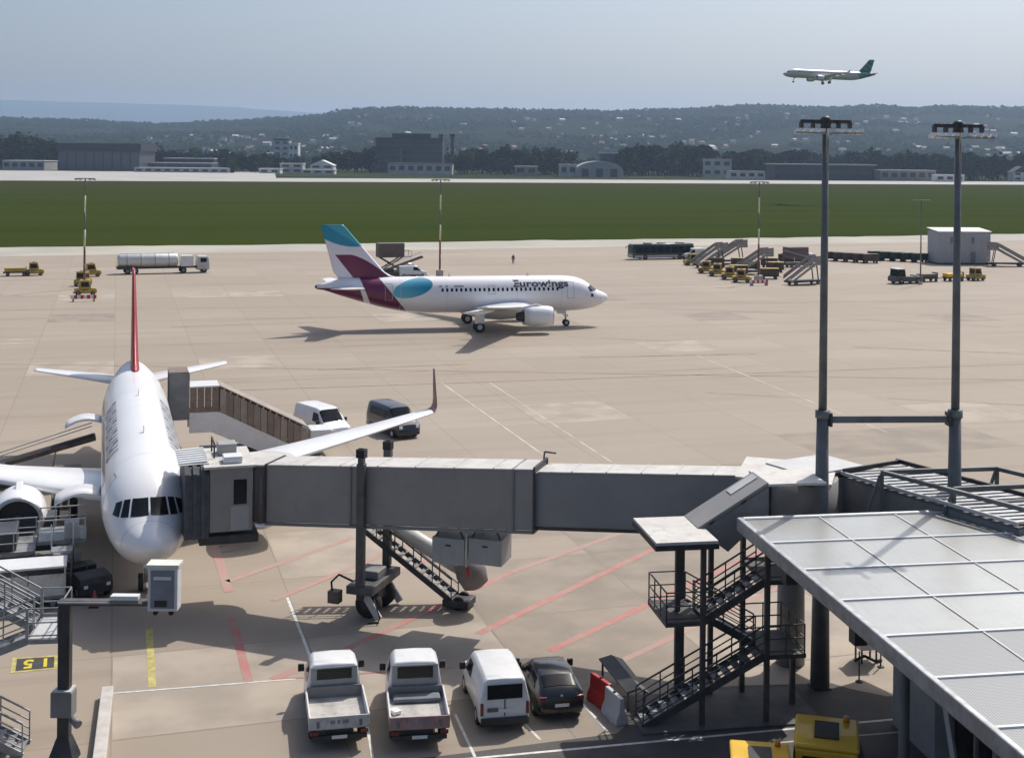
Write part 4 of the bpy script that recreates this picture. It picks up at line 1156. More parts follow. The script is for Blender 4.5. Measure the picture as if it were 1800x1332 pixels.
pickup('pickup_truck', 'white pickup truck with lower cab and pale tailgate, leftmost of the parked row', fwd(G(590, 1318), 2.65), HD + R(2.5), False, 'dirty_white', 'white_paint')
pickup('pickup_truck', 'white pickup truck with tall cab and reddish tailgate, beside the white van', fwd(G(741, 1318), 2.65), HD - R(1.5), True, 'rust_gate', 'white_paint')

def panel_van(name, label, loc, rz, L, W, H, paint, hood=.95, rear_glass=True, cat='van', trim='dark_plastic', sides=True):
    t = thing(name, label, cat, loc, rz)
    f, r = L / 2, -L / 2; w = W / 2; zb = .24; bl = H * .56
    h = Hull([(f, zb + .2, .55, .62, w * .72, w * .6), (f - .15, zb, bl * .82, bl * .86, w * .9, w * .75), (f - hood, zb, bl, bl + .06, w, w * .82), (f - hood - H * .33, zb, bl + .02, H - .07, w, w * .80), (f - hood - H * .55, zb, bl + .02, H, w, w * .82), (r + .35, zb, bl + .02, H - .01, w, w * .82), (r + .06, zb, bl + .02, H - .05, w, w * .80), (r, zb + .05, bl, H - .14, w - .03, w * .78)])
    b = h.body(MATS[paint], t)
    h.screen(f - hood - .06, f - hood - H * .33 + .03, GD, b)
    for sg in (1, -1):
        h.patch('side_window', f - hood - .25, f - hood - 1.35, 3.08, 3.82, sg, GD, b, f - hood - H * .33, f - hood - 1.35)
        if not sides: h.patch('side_window', f - hood - 1.45, r + .5, 3.08, 3.82, sg, GD, b)
        lamp(b, 'headlight', f - .12, sg * w * .66, bl * .72, (.16, .26, .2), MATS['floodlight_glass'])
        lamp(b, 'tail_lamp', r - .0, sg * (w - .08), bl * .78, (.07, .11, .42), TAIL)
        wheel(t, f - .85, sg * (w - .1), .32, .21); wheel(t, r + .78, sg * (w - .1), .32, .21)
        h.patch('sill_trim', f - 1.3, r + 1.15, 1.3, 2.1, sg, MATS[trim], b)
    mirrors(b, f - hood - .35, w, bl + .14)
    if rear_glass:
        MB().b2((r - .022, -w * .70, bl + .10), (r - .006, w * .70, H - .22)).build('rear_window', GD, b, bev=.01)
    MB().b2((r - .1, -w * .96, .26), (r + .02, w * .96, .52)).build('rear_bumper', MATS[trim], b, bev=.04)
    MB().b2((f - .1, -w * .8, .26), (f + .04, w * .8, .5)).build('front_bumper', MATS[trim], b, bev=.04)
    MB().b2((r - .02, -.02, .55), (r - .004, .02, bl + .08)).build('door_gap', MATS['dark_plastic'], b)
    plate(b, r - .03, -w * .0, bl * .72, .46)
    return t
vn = panel_van('panel_van', 'small white panel van with dark rear window in the parked row', fwd(G(884, 1286), 2.15), HD + R(1.5), 4.3, 1.74, 1.84, 'white_paint')
MB().box((-2.18, .42, .78), (.012, .38, .13)).build('rear_lettering', M('lettering_grey', (.12, .12, .13), .5), vn)

def hatchback(name, label, loc, rz, paint):
    t = thing(name, label, 'car', loc, rz)
    w = .87
    h = Hull([(2.08, .3, .5, .56, .6, .5), (1.98, .2, .66, .72, .78, .62), (1.1, .18, .84, .92, w, .70), (.62, .18, .90, 1.16, w, .62), (.2, .18, .90, 1.40, w, .60), (-.6, .18, .92, 1.45, w, .62), (-1.25, .18, .94, 1.38, w, .60), (-1.75, .2, .94, 1.14, w - .03, .56), (-1.98, .28, .86, .96, w - .08, .58), (-2.06, .34, .72, .78, w - .14, .6)])
    b = h.body(MATS[paint], t)
    h.screen(1.02, .24, GD, b); h.screen(-1.28, -1.74, GD, b, 'rear_window')
    for sg in (1, -1):
        h.patch('side_window', .7, -.35, 3.1, 3.85, sg, GD, b, .25, -.3); h.patch('side_window', -.42, -1.3, 3.1, 3.85, sg, GD, b, -.4, -1.15)
        lamp(b, 'headlight', 1.96, sg * .6, .66, (.16, .26, .14), MATS['floodlight_glass'])
        lamp(b, 'tail_lamp', -1.97, sg * .66, .84, (.14, .26, .14), TAIL)
        wheel(t, 1.3, sg * .76, .31, .2, rim='light_grey'); wheel(t, -1.25, sg * .76, .31, .2, rim='light_grey')
    mirrors(b, .72, .84, .98, 'black_paint')
    plate(b, -2.075, 0, .62, .5)
    MB().lathe([(0, .055), (.015, .05)], (-2.0, 0, .9), (-1, 0, .3), 12).build('maker_badge', MATS['bare_metal'], b)
    return t
hatchback('hatchback_car', 'black hatchback car at the right end of the parked row', fwd(G(984, 1270), 2.05), HD + R(2), 'black_paint')

panel_van('panel_van', 'white delivery van standing behind the airliner wing', G(567, 768), R(-52), 5.0, 1.95, 2.15, 'white_paint')
panel_van('panel_van', 'dark grey van behind the wing tip', G(692, 760), R(-58), 4.9, 1.95, 2.0, 'van_dark', sides=False)

# ------------------------------------------------------------------ airside tractors at the bottom edge
def tractor(name, label, loc, rz, paint='yellow_paint', group=None, cab=True):
    t = thing(name, label, 'tractor', loc, rz, group)
    MB().prism([(-1.45, .3), (1.45, .3), (1.5, .75), (1.35, .98), (.35, 1.05), (.25, .8), (-.55, .8), (-.65, .95), (-1.45, .95)], -.72, .72).build('body', MATS[paint], t, bev=.04)
    MB().b2((-.5, -.55, .82), (-.1, .55, 1.1)).build('seat', MATS['dark_plastic'], t, bev=.04)
    if cab:
        c = MB().b2((-.75, -.74, 1.98), (.55, .74, 2.1)).build('cab_roof', MATS[paint], t, bev=.05)
        MB().b2((-.35, -.4, 2.1), (.15, .4, 2.13)).build('roof_hatch', MATS['dark_plastic'], c)
        k = MB().rings([[(x0, -.72, z), (x1, -.72, z), (x1, .72, z), (x0, .72, z)] for x0, x1, z in ((-.75, .72, .9), (-.75, .70, 1.25), (-.72, .50, 1.98))], smooth=False).build('cab', MATS[paint], t, bev=.04)
        MB().plate([(.712, -.6, 1.28), (.712, .6, 1.28), (.525, .56, 1.9), (.525, -.56, 1.9)], .02).build('windscreen', GD, k)
        MB().b2((-.765, -.6, 1.2), (-.745, .6, 1.85)).build('rear_window', GD, k)
        for sg in (1, -1): MB().plate([(-.6, sg * .728, 1.2), (.5, sg * .728, 1.2), (.38, sg * .728, 1.85), (-.58, sg * .728, 1.85)], .015).build('side_window', GD, k)
        MB().lathe([(0, .07), (.12, .06)], (.3, .55, 2.1), (0, 0, 1), 10).build('beacon', M('amber', (.6, .22, .01), .3), t)
    else:
        MB().bar((.3, 0, .95), (.05, 0, 1.3), .05).build('steering_column', MATS['dark_steel'], t)
    for sg in (1, -1):
        wheel(t, .95, sg * .62, .32, .2, rim='mid_grey'); wheel(t, -.95, sg * .62, .36, .24, rim='mid_grey')
        lamp(t, 'headlight', 1.5, sg * .5, .66, (.05, .18, .14), MATS['floodlight_glass'])
    MB().b2((-1.62, -.12, .32), (-1.45, .12, .5)).build('tow_hitch', MATS['dark_steel'], t)
    return t
def g0(px, py, z):
    p_ = G(px, py, z); return (p_.x, p_.y, 0)
tractor('baggage_tractor', 'bright yellow baggage tractor with dark roof hatch on the service road', g0(1462, 1284, 2.95), R(-14)).scale = (1.4, 1.4, 1.4)
tractor('baggage_tractor', 'yellow tractor roof just showing at the bottom edge', g0(1345, 1330, 2.7), R(-8)).scale = (1.3, 1.3, 1.3)

# ------------------------------------------------------------------ barriers, slanted panel, posts, cabinet
def barrier(label, loc, rz, mat, tilt=0):
    t = thing('plastic_barrier', label, 'barrier', loc, rz)
    b = MB().rings([[(x, -.26, 0), (x, .26, 0), (x, .22, .22), (x, .11, .45), (x, .08, .92), (x, -.08, .92), (x, -.11, .45), (x, -.22, .22)] for x in (-.6, .6)], smooth=False).build('shell', MATS[mat], t, bev=.03)
    for x in (-.3, .3): MB().b2((x - .12, -.28, .0), (x + .12, .28, .09)).build('foot', MATS[mat], t)
    MB().lathe([(0, .06), (.05, .06)], (0, 0, .92), (0, 0, 1), 10).build('filler_cap', MATS['dark_plastic'], b)
    return t
barrier('red plastic barrier beside the black car', G(1056, 1236), R(118), 'red_paint')
barrier('white plastic barrier between the red barrier and the stair foot', G(1080, 1262), R(112), 'light_grey')
sp = thing('panel_rack', 'dark slanted panels on short posts beside the foot of the stairs', 'rack', G(1112, 1255), TA)
a_ = MB().plate([(-.55, 2.9, .85), (-.05, 2.9, .98), (.28, 0, .9), (-.22, 0, .75)], .06).build('sheet_roof', MATS['dark_steel'], sp)
MB().plate([(0.0, 2.9, .94), (.35, 2.9, .80), (.62, 0, .68), (.3, 0, .86)], .05).build('sheet_roof', MATS['stair_steel'], sp)
for x, y, h in ((-.15, .1, .74), (.45, .1, .72), (-.45, 2.7, .84), (.15, 2.7, .82)):
    MB().bar((x, y, 0), (x, y, h), .07).build('shelter_post', MATS['brown_steel'], sp)
MB().b2((-.35, -.1, 0), (.65, .35, .06)).build('base_slab', MATS['concrete_block'], sp)
cb = thing('service_cabinet', 'light grey service cabinet on a frame under the terminal roof', 'cabinet', G(1522, 1160), TA)
MB().b2((-.38, -.35, .5), (.38, .35, 1.75)).build('cabinet_box', MATS['light_grey'], cb, bev=.03)
MB().b2((-.44, -.42, 1.75), (.44, .42, 1.82)).build('cabinet_roof', MATS['white_paint'], cb)
for x in (-.3, .3):
    for y in (-.28, .28): MB().bar((x, y, 0), (x, y, .5), .06).build('leg', MATS['dark_steel'], cb)
MB().tube([(-.5, -.1, .05), (-.2, -.3, .3), (.2, -.35, .1), (.55, -.2, .05)], .06).build('cable_coil', MATS['rubber'], cb)
for px, py, w_ in ((1548, 1172, 'middle'), (1583, 1203, 'rightmost'), (1510, 1198, 'leftmost')):
    t = thing('chain_post', 'thin dark chain post under the terminal roof, %s of three' % w_, 'post', G(px, py), TA, 'chain posts under the terminal')
    MB().cyl((0, 0, .03), (0, 0, 1.15), .03, .03, 8).build('stem', MATS['dark_steel'], t)
    MB().lathe([(0, .15), (.05, .12)], (0, 0, 0), (0, 0, 1), 12).build('foot', MATS['dark_steel'], t)

# ------------------------------------------------------------------ docking guidance post (lower left)
vd = thing('docking_guidance_post', 'black post with side arm carrying the white docking display cabinet', 'post', (-14.25, 41.7, 0), 0)
MB().b2((-.19, -.17, .5), (.19, .17, 5.0)).build('pole', MATS['dark_steel'], vd, bev=.03)
MB().rings([[(-a, -a * .9, z), (a, -a * .9, z), (a, a * .9, z), (-a, a * .9, z)] for a, z in ((.42, 0), (.4, .12), (.2, .75))], smooth=False).build('pole_base', MATS['dark_steel'], vd)
MB().bar((-.2, 0, 5.07), (2.75, .05, 5.07), .3, .16).build('arm', MATS['stair_steel'], vd, bev=.02)
MB().bar((-.2, -.17, 5.10), (2.5, -.12, 5.10), .03, .05).build('arm_edge', MATS['light_grey'], vd)
dc = MB().b2((2.72, -.3, 4.9), (3.68, .2, 6.3)).build('display_cabinet', MATS['white_paint'], vd, bev=.03)
MB().b2((2.68, -.35, 6.3), (3.72, .25, 6.4)).build('cabinet_roof', M('cream_paint', (.72, .70, .62), .5), dc)
MB().b2((2.82, -.32, 5.0), (3.58, -.302, 6.22)).build('cabinet_back', M('back_panel', (.24, .25, .28), .5), dc, bev=.008)
MB().b2((2.92, -.342, 5.92), (3.48, -.322, 6.02)).build('handle_rail', MATS['white_paint'], dc)
MB().b2((2.95, -.335, 5.06), (3.35, -.321, 5.26)).build('vent_grille', MATS['dark_plastic'], dc)
for x in (2.95, 3.45): MB().lathe([(0, .08), (.12, .08)], (x, -.2, 4.82), (0, 1, 0), 10).build('cable_gland', MATS['rubber'], dc)
MB().b2((1.5, -.25, 5.22), (2.4, .05, 5.36)).build('arm_light', MATS['white_paint'], vd, bev=.02)
MB().b2((1.5, -.22, 5.10), (2.4, .02, 5.218)).build('light_housing', MATS['mid_grey'], vd)
jb = MB().b2((-.36, -.3, 1.45), (.32, .22, 2.25)).build('junction_box', MATS['mid_grey'], vd, bev=.02)
MB().b2((-.27, -.32, 2.27), (.3, .25, 2.31)).build('box_lid', MATS['light_grey'], jb)
MB().cyl((.3, -.1, 1.35), (.55, -.3, 1.25), .12, .14, 10).build('spot_lamp', MATS['mid_grey'], vd)
wl_ = MB().box((0, 0, .2), (.42, 6.2, .4)).build('low_wall', MATS['concrete_block'], None, bev=.03)
wa, wb = G(192, 1232), G(180, 1340)
wl_.location = ((wa.x + wb.x) / 2, (wa.y + wb.y) / 2 - .3, 0); wl_.rotation_euler = (0, 0, math.atan2(wa.y - wb.y, wa.x - wb.x) - math.pi / 2)
tag(wl_, 'low pale concrete kerb wall beside the black post', 'wall')

# ------------------------------------------------------------------ steel stair at the left edge
ls = thing('steel_stair', 'grey steel switchback stair with railed landing at the left edge', 'stair', (-15.9, 43.0, 0), R(7))
LS = DS
DS = MATS['galvanised']
landing(ls, -.1, .95, 0.0, 2.15, 3.35, (((.92, .03), (.92, 2.1)), ((-.05, .03), (.92, .03)), ((-.05, 2.12), (.92, 2.12))))
flight(ls, -4.0, 5.6, -.1, 3.35, 1.1)
flight(ls, -.1, 3.35, -4.0, 1.9, 0.0)
flight(ls, -3.6, 2.1, .1, .05, -1.2)
DS = LS
for x, y in ((-3.4, .1), (-3.4, 2.05)): MB().bar((x, y, 0), (x, y, 3.2), .12).build('support_post', MATS['dark_steel'], ls)
MB().b2((0.0, .05, 3.352), (.88, 2.1, 3.37)).build('landing_deck', MATS['light_grey'], ls)

# ------------------------------------------------------------------ gear around the parked airliner (aft, right of its axis)
HA = -1.2643
def AC(aft, right, z=0):
    f = Vector((math.cos(HA), math.sin(HA), 0)); r = Vector((math.sin(HA), -math.cos(HA), 0))
    return Vector((-14.68, 53.15, z)) - f * aft + r * right
RZR = math.atan2(-math.cos(HA), math.sin(HA))           # local +x pointing away from the starboard side
ld_ = thing('container_loader', 'grey cargo loader with railed platform at the open forward hold', 'loader', AC(8.3, 2.6), RZR)
MB().b2((.2, -1.3, .35), (6.8, 1.3, .8)).build('chassis', MATS['mid_grey'], ld_, bev=.04)
MB().b2((.0, -1.15, 1.75), (2.1, 1.15, 1.92)).build('bridge_deck', MATS['galvanised'], ld_)
MB().b2((2.2, -1.25, 1.35), (6.6, 1.25, 1.55)).build('main_deck', MATS['galvanised'], ld_)
for sg in (1, -1):
    r_ = MB().bar((.0, sg * 1.15, 2.85), (2.1, sg * 1.15, 2.85), .05).bar((.0, sg * 1.15, 2.4), (2.1, sg * 1.15, 2.4), .04).build('guard_rail', MATS['light_grey'], ld_)
    for x in (.05, .75, 1.4, 2.05): MB().bar((x, sg * 1.15, 1.9), (x, sg * 1.15, 2.85), .045).build('rail_post', MATS['light_grey'], r_)
    for x0_, x1_ in ((2.6, 6.0), (6.0, 2.6)): MB().bar((x0_, sg * 1.0, .8), (x1_, sg * 1.0, 1.35), .1, .12).build('scissor_arm', MATS['stair_steel'], ld_)
    r_ = MB().bar((2.2, sg * 1.24, 2.4), (6.6, sg * 1.24, 2.4), .05).bar((2.2, sg * 1.24, 1.95), (6.6, sg * 1.24, 1.95), .04).build('guard_rail', MATS['light_grey'], ld_)
    for i in range(6): MB().bar((2.25 + i * .85, sg * 1.24, 1.55), (2.25 + i * .85, sg * 1.24, 2.4), .045).build('rail_post', MATS['light_grey'], r_)
    for x in (1.0, 5.6): wheel(ld_, x, sg * 1.1, .36, .28, rim='mid_grey')
MB().b2((.3, .55, 1.92), (.95, 1.1, 2.7)).build('control_stand', MATS['light_grey'], ld_, bev=.03)
MB().b2((3.0, -1.12, 1.56), (5.9, 1.05, 2.35)).build('cargo_container', M('container_dark', (.05, .055, .065), .5), ld_, bev=.05)
MB().lathe([(0, .5), (.06, .52), (.12, .5)], (2.15, 1.45, 1.0), (0, 1, 0), 18, caps=False).build('hose_reel', MATS['rubber'], ld_)
bt = thing('baggage_cart', 'white roofed baggage cart beside the cargo loader at the left edge', 'cart', AC(4.3, 4.9), RZR)
MB().b2((-1.5, -.75, .45), (1.5, .75, .58)).build('cart_floor', MATS['mid_grey'], bt)
MB().b2((-1.55, -.8, 1.75), (1.55, .8, 1.85)).build('cart_roof', MATS['white_paint'], bt, bev=.03)
for n_, lo, hi in (('cart_end', (-1.5, -.72, .58), (-1.45, .72, 1.75)), ('cart_end', (1.45, -.72, .58), (1.5, .72, 1.75)), ('side_panel', (-1.44, .7, .58), (-.02, .74, 1.5)), ('side_panel', (.02, .7, .58), (1.44, .74, 1.5))):
    MB().b2(lo, hi).build(n_, MATS['dirty_white'], bt)
for x in (-1.0, 1.0):
    for sg in (1, -1): wheel(bt, x, sg * .62, .22, .14, rim='mid_grey')
MB().bar((1.5, 0, .4), (2.3, 0, .3), .07).build('drawbar', MATS['dark_steel'], bt)
bt2 = place(bt, AC(4.6, 8.6), RZR, 'second white baggage cart cut off by the left edge of the picture')
vb = thing('box_truck', 'white topped service truck between engine and cargo loader', 'truck', AC(10.6, 9.3), RZR + R(4))
MB().b2((-1.6, -1.0, .5), (1.5, 1.0, 2.35)).build('cargo_box', M('truck_side', (.10, .105, .12), .5), vb, bev=.04)
MB().b2((-1.65, -1.05, 2.35), (1.55, 1.05, 2.45)).build('box_roof', MATS['white_paint'], vb)
MB().b2((1.55, -.9, .4), (2.8, .9, 1.9)).build('cab', MATS['dirty_white'], vb, bev=.08)
for x in (-1.0, 2.0):
    for sg in (1, -1): wheel(vb, x, sg * .85, .36, .24)
def belt_loader(label, loc, rz, group=None, mat='brown_steel', tilt=2.6):
    t = thing('belt_loader', label, 'belt loader', loc, rz, group)
    MB().b2((.8, -.85, .35), (6.2, .85, .85)).build('chassis', MATS[mat], t, bev=.04)
    c = MB().bar((0, 0, tilt), (7.4, 0, .75), 1.0, .26).build('conveyor_frame', MATS[mat], t)
    MB().bar((.1, 0, tilt + .15), (7.3, 0, .9), .72, .03).build('belt', MATS['rubber'], c)
    for sg in (1, -1):
        MB().bar((.2, sg * .52, tilt + .75), (6.4, sg * .52, 1.55), .05).build('handrail', MATS['light_grey'], c)
        for x in (1.5, 5.6): wheel(t, x, sg * .75, .34, .22, rim='mid_grey')
    MB().b2((5.0, .3, .85), (5.9, .85, 1.5)).build('driver_seat', MATS['dark_plastic'], t, bev=.05)
    MB().bar((2.4, -.4, .85), (2.2, -.4, 2.0), .1).build('lift_ram', MATS['bare_metal'], t)
    return t
belt_loader('brown belt loader raised to the aft hold behind the left wing', AC(26.0, 2.3), RZR)
# covered passenger stairs at the rear door
ps = thing('covered_passenger_stairs', 'covered mobile passenger stairs with white side docked at the rear door', 'boarding stairs', AC(29.4, -2.05), RZR + math.pi)
MB().b2((.0, -.95, 3.1), (1.25, 1.05, 3.25)).build('top_platform', MATS['mid_grey'], ps)
hd = MB().rings([[(x, -1.0, 3.1), (x, -1.0, 5.75), (x, 1.0, 5.75), (x, 1.0, 3.1)] for x in (.0, 1.2)], caps=False, smooth=False).build('docking_hood', MATS['bellows'], ps)
MB().b2((.02, -1.02, 2.85), (1.25, -.98, 5.8)).build('hood_side', M('hood_grey', (.17, .175, .18), .55), hd)
MB().b2((.0, .98, 3.1), (1.2, 1.02, 5.8)).build('hood_side', M('hood_grey'), hd)
MB().b2((.0, -1.0, 5.77), (1.2, 1.0, 5.85)).build('hood_roof', MATS['brown_canvas'], hd)
def slope(x): return 3.2 - max(0, x - 3.0) * .52
MB().prism([(1.25, 3.25), (3.1, 3.25), (8.6, .4), (8.6, .15), (6.7, .15), (2.6, 2.0), (1.25, 2.0)], -1.0, -.94).build('stair_side', MATS['white_paint'], ps)
MB().prism([(1.25, 3.25), (3.1, 3.25), (8.6, .4), (8.6, .15), (6.7, .15), (2.6, 2.0), (1.25, 2.0)], .94, 1.0).build('stair_side', MATS['white_paint'], ps)
cv = MB().prism([(1.25, 4.85), (3.1, 4.85), (3.1, 4.93), (1.25, 4.93)], -1.02, 1.02).build('canopy_roof', MATS['white_paint'], ps)
MB().prism([(3.12, 4.85), (8.7, 1.96), (8.7, 2.03), (3.12, 4.93)], -1.02, 1.02).build('canopy_roof', M('canopy_tan', (.30, .245, .20), .5), ps)
for i in range(13):
    xa, xb = 3.14 + i * .425, 3.14 + (i + 1) * .425 - .03
    for sg in (-1, 1):
        MB().prism([(xa, slope(xa) + .06), (xb, slope(xb) + .06), (xb, slope(xb) + 1.6), (xa, slope(xa) + 1.6)], sg * .98 - .015, sg * .98 + .015).build('canvas_panel', M(('canvas_a', 'canvas_b', 'canvas_c')[i % 3], ((.33, .27, .22), (.22, .17, .135), (.27, .215, .175))[i % 3], .6), ps)
for i in range(4):
    xa = 1.28 + i * .45
    MB().b2((xa, -.995, 3.3), (xa + .42, -.965, 4.84)).build('canvas_panel', MATS['brown_canvas'], ps)
for i in range(16):
    x = 3.1 + i * .34
    MB().b2((x, -.93, slope(x) - .15), (x + .3, .93, slope(x) - .1)).build('tread', MATS['galvanised'], ps)
MB().b2((2.0, -.85, .45), (9.6, .85, .8)).build('chassis', MATS['dark_steel'], ps, bev=.04)
for x in (2.8, 7.6):
    for sg in (1, -1): wheel(ps, x, sg * .8, .38, .26)
MB().bar((3.4, -.5, .8), (4.5, -.5, 2.0), .12).build('lift_ram', MATS['dark_steel'], ps)
MB().b2((8.9, -.9, .5), (10.3, .9, 1.75)).build('driver_cab', MATS['white_paint'], ps, bev=.1)

# more gear crowded round the forward hold and the nose
tractor('baggage_tractor', 'dark open tractor tucked beside the nose gear of the parked airliner', AC(5.6, 2.6), HA + R(20), 'dark_steel', cab=False)
dl = thing('container_dolly', 'dark container on a dolly beside the cargo loader', 'dolly', AC(11.2, 5.0), RZR)
MB().b2((-1.6, -1.2, .35), (1.6, 1.2, .5)).build('dolly_deck', MATS['stair_steel'], dl)
MB().prism([(-.95, .5), (.95, .5), (1.0, 1.1), (1.0, 2.1), (-1.0, 2.1), (-1.0, .9)], -.75, .75).build('container', M('container_dark'), dl, bev=.04)
for x in (-1.1, 1.1):
    for sg in (1, -1): wheel(dl, x, sg * .95, .2, .14, rim='mid_grey')
place(dl, AC(13.6, 7.4), RZR + R(8), 'dark container on a dolly behind the starboard engine')
gs = thing('service_steps', 'grey wheeled service steps standing at the forward hold', 'steps', AC(6.4, 3.6), RZR + R(90))
for i in range(7): MB().b2((-1.2 + i * .26, -.45, .3 + i * .25), (-.92 + i * .26, .45, .35 + i * .25)).build('tread', MATS['galvanised'], gs)
for sg in (1, -1):
    MB().bar((-1.3, sg * .46, .2), (.6, sg * .46, 2.05), .06, .16).build('stringer', MATS['mid_grey'], gs)
    MB().bar((-1.3, sg * .46, 1.2), (.6, sg * .46, 3.0), .05).build('handrail', MATS['light_grey'], gs)
    for x in (-1.3, -.35, .6): MB().bar((x, sg * .46, .2 + (x + 1.3) * .97), (x, sg * .46, 1.2 + (x + 1.3) * .95), .045).build('rail_post', MATS['light_grey'], gs)
    for x in (-1.0, .8): wheel(gs, x, sg * .55, .16, .1, rim='mid_grey')
MB().b2((.55, -.45, 1.95), (1.3, .45, 2.02)).build('top_step', MATS['galvanised'], gs)
for x in (.6, 1.25): MB().bar((x, .4, .16), (x, .4, 1.95), .06).bar((x, .4, 1.0), (x, -.4, 1.0), .05).bar((x, -.4, .16), (x, -.4, 1.95), .06).build('leg_frame', MATS['mid_grey'], gs)
MB().tube([(-1.1, .3, .06), (-.3, .7, .06), (.5, .2, .06), (1.1, .8, .06)], .05).build('loose_hose', MATS['rubber'], gs)
for i, (a_, r_, w_) in enumerate(((3.4, 2.2, 'left of the nose gear'), (9.0, 8.2, 'before the starboard engine'))):
    t = thing('traffic_cone', 'small red traffic cone standing ' + w_, 'cone', AC(a_, r_), 0)
    MB().lathe([(.03, .17), (.7, .03)], (0, 0, 0), (0, 0, 1), 12).build('cone_body', MATS['red_paint'], t)
    MB().b2((-.2, -.2, 0), (.2, .2, .03)).build('foot', MATS['rubber'], t)
    MB().lathe([(.3, .115), (.45, .08)], (0, 0, 0), (0, 0, 1), 12).build('white_band', MATS['white_paint'], t)
# ------------------------------------------------------------------ vehicles and gear parked across the apron
DIR = math.atan2(fr(100) - fr(0), 100)                  # direction of the grass edge
def tanker(loc, rz):
    t = thing('fuel_tanker', 'white articulated fuel tanker truck parked far left on the apron', 'truck', loc, rz)
    tk = MB().lathe([(0, .7), (.12, 1.0), (.3, 1.08), (9.2, 1.08), (9.4, 1.0), (9.5, .7)], (-7.3, 0, 2.15), (1, 0, 0), 20).build('tank', MATS['tank_silver'], t)
    for i in range(4): MB().lathe([(-.05, 1.1), (.05, 1.1)], (-5.9 + i * 2.2, 0, 2.15), (1, 0, 0), 20).build('tank_band', MATS['mid_grey'], tk)
    MB().b2((-7.0, -.12, 3.2), (1.8, .12, 3.3)).build('walkway', MATS['white_paint'], tk)
    MB().b2((-7.4, -1.1, .8), (-5.0, 1.1, 1.25)).build('hose_locker', MATS['dark_steel'], t, bev=.05)
    MB().b2((-6.8, -.5, .8), (6.6, .5, 1.1)).build('chassis', MATS['dark_steel'], t)
    MB().b2((2.6, -1.15, 1.1), (4.6, 1.15, 2.85)).build('pump_box', MATS['white_paint'], t, bev=.06)
    c = Hull([(7.2, .6, 1.6, 1.7, 1.1, 1.0), (7.1, .5, 1.65, 2.3, 1.18, 1.05), (6.8, .5, 1.65, 2.75, 1.2, 1.05), (5.2, .5, 1.65, 2.8, 1.2, 1.1)])
    b = c.body(MATS['light_grey'], t, 'cab'); c.screen(7.12, 6.82, GD, b)
    for sg in (1, -1): c.patch('side_window', 6.7, 5.7, 3.1, 3.8, sg, GD, b)
    for x in (-5.8, -4.6, 3.0, 6.3):
        for sg in (1, -1): wheel(t, x, sg * 1.0, .5, .3, rim='mid_grey')
    return t
tanker(G(288, 480), DIR + R(2))

def cart(name, label, loc, rz, side, group, roof=None):
    t = thing(name, label, 'cart', loc, rz, group)
    MB().b2((-1.5, -.75, .4), (1.5, .75, .55)).build('cart_floor', MATS['dark_steel'], t)
    MB().b2((-1.52, -.78, 1.65), (1.52, .78, 1.75)).build('cart_roof', MATS[roof or side], t)
    for n_, lo, hi in (('cart_end', (-1.5, -.72, .55), (-1.45, .72, 1.65)), ('cart_end', (1.45, -.72, .55), (1.5, .72, 1.65)), ('curtain', (-1.44, -.74, .6), (-.03, -.70, 1.64)), ('curtain', (.03, -.74, .6), (1.44, -.70, 1.5)), ('rear_panel', (-1.44, .70, .55), (1.44, .74, 1.64))):
        MB().b2(lo, hi).build(n_, MATS[side], t)
    for x in (-1.0, 1.0):
        for sg in (1, -1): wheel(t, x, sg * .62, .22, .14, rim='mid_grey')
    MB().bar((1.5, 0, .4), (2.2, 0, .3), .07).build('drawbar', MATS['dark_steel'], t)
    return t
M('curtain_green', (.03, .055, .045), .7); M('curtain_brown', (.10, .075, .06), .7)
ORD = ['first', 'second', 'third', 'fourth', 'fifth', 'sixth', 'seventh', 'eighth']
def row(proto, pts, rz, fmt):
    if fmt.endswith('tractors%s'): fmt = fmt[:-2] + '%.0s'
    for i, p_ in enumerate(pts):
        place(proto, p_, rz + R(random.uniform(-5, 5)), fmt % ORD[i]) if i else (setattr(proto, 'location', p_), proto.__setitem__('label', fmt % ORD[0]), setattr(proto, 'rotation_euler', (0, 0, rz)))
c1 = cart('baggage_cart', 'x', (0, 0, 0), 0, 'curtain_brown', 'brown baggage carts in a line')
row(c1, [G(1460 + i * 17.5, 458 + i * 1.1) for i in range(5)], DIR - R(12), 'brown baggage cart, %s from the left in the line right of the mast')
c2 = cart('baggage_cart', 'x', (0, 0, 0), 0, 'curtain_green', 'dark green baggage carts in a line')
row(c2, [G(1540 + i * 19, 457 + i * 1.0) for i in range(5)], DIR - R(10), 'dark green baggage cart, %s from the left in the line beside the pale shed')

c3 = cart('baggage_cart', 'x', (0, 0, 0), 0, 'curtain_brown', 'brown carts among the mobile stairs', 'ochre_paint')
row(c3, [G(*p) for p in ((1258, 470), (1300, 470), (1320, 476), (1352, 470), (1362, 478), (1382, 462), (1352, 490), (1298, 484))], DIR - R(25), 'brown cart with ochre roof parked among the mobile stairs and tractors%s')
yt = tractor('baggage_tractor', 'yellow baggage tractor in the row of carts, first from the left', G(1243, 480), DIR - R(40), 'ochre_paint', 'ochre tractors parked in a row')
for i, (px, py) in enumerate(((1262, 485), (1284, 491), (1304, 496))):
    place(yt, G(px, py), DIR - R(38), 'ochre baggage tractor, %s from the left in the slanting row' % ORD[i + 1])
yt['label'] = 'ochre baggage tractor, first from the left in the slanting row'
place(yt, G(1216, 466), DIR + R(175), 'ochre tractor standing behind the rear end of the dark bus')
place(yt, G(160, 486), DIR + R(5), 'ochre tractor topmost of the group at the left banded pole')
place(yt, G(146, 502), R(80), 'ochre tractor seen end-on in the group at the left banded pole')
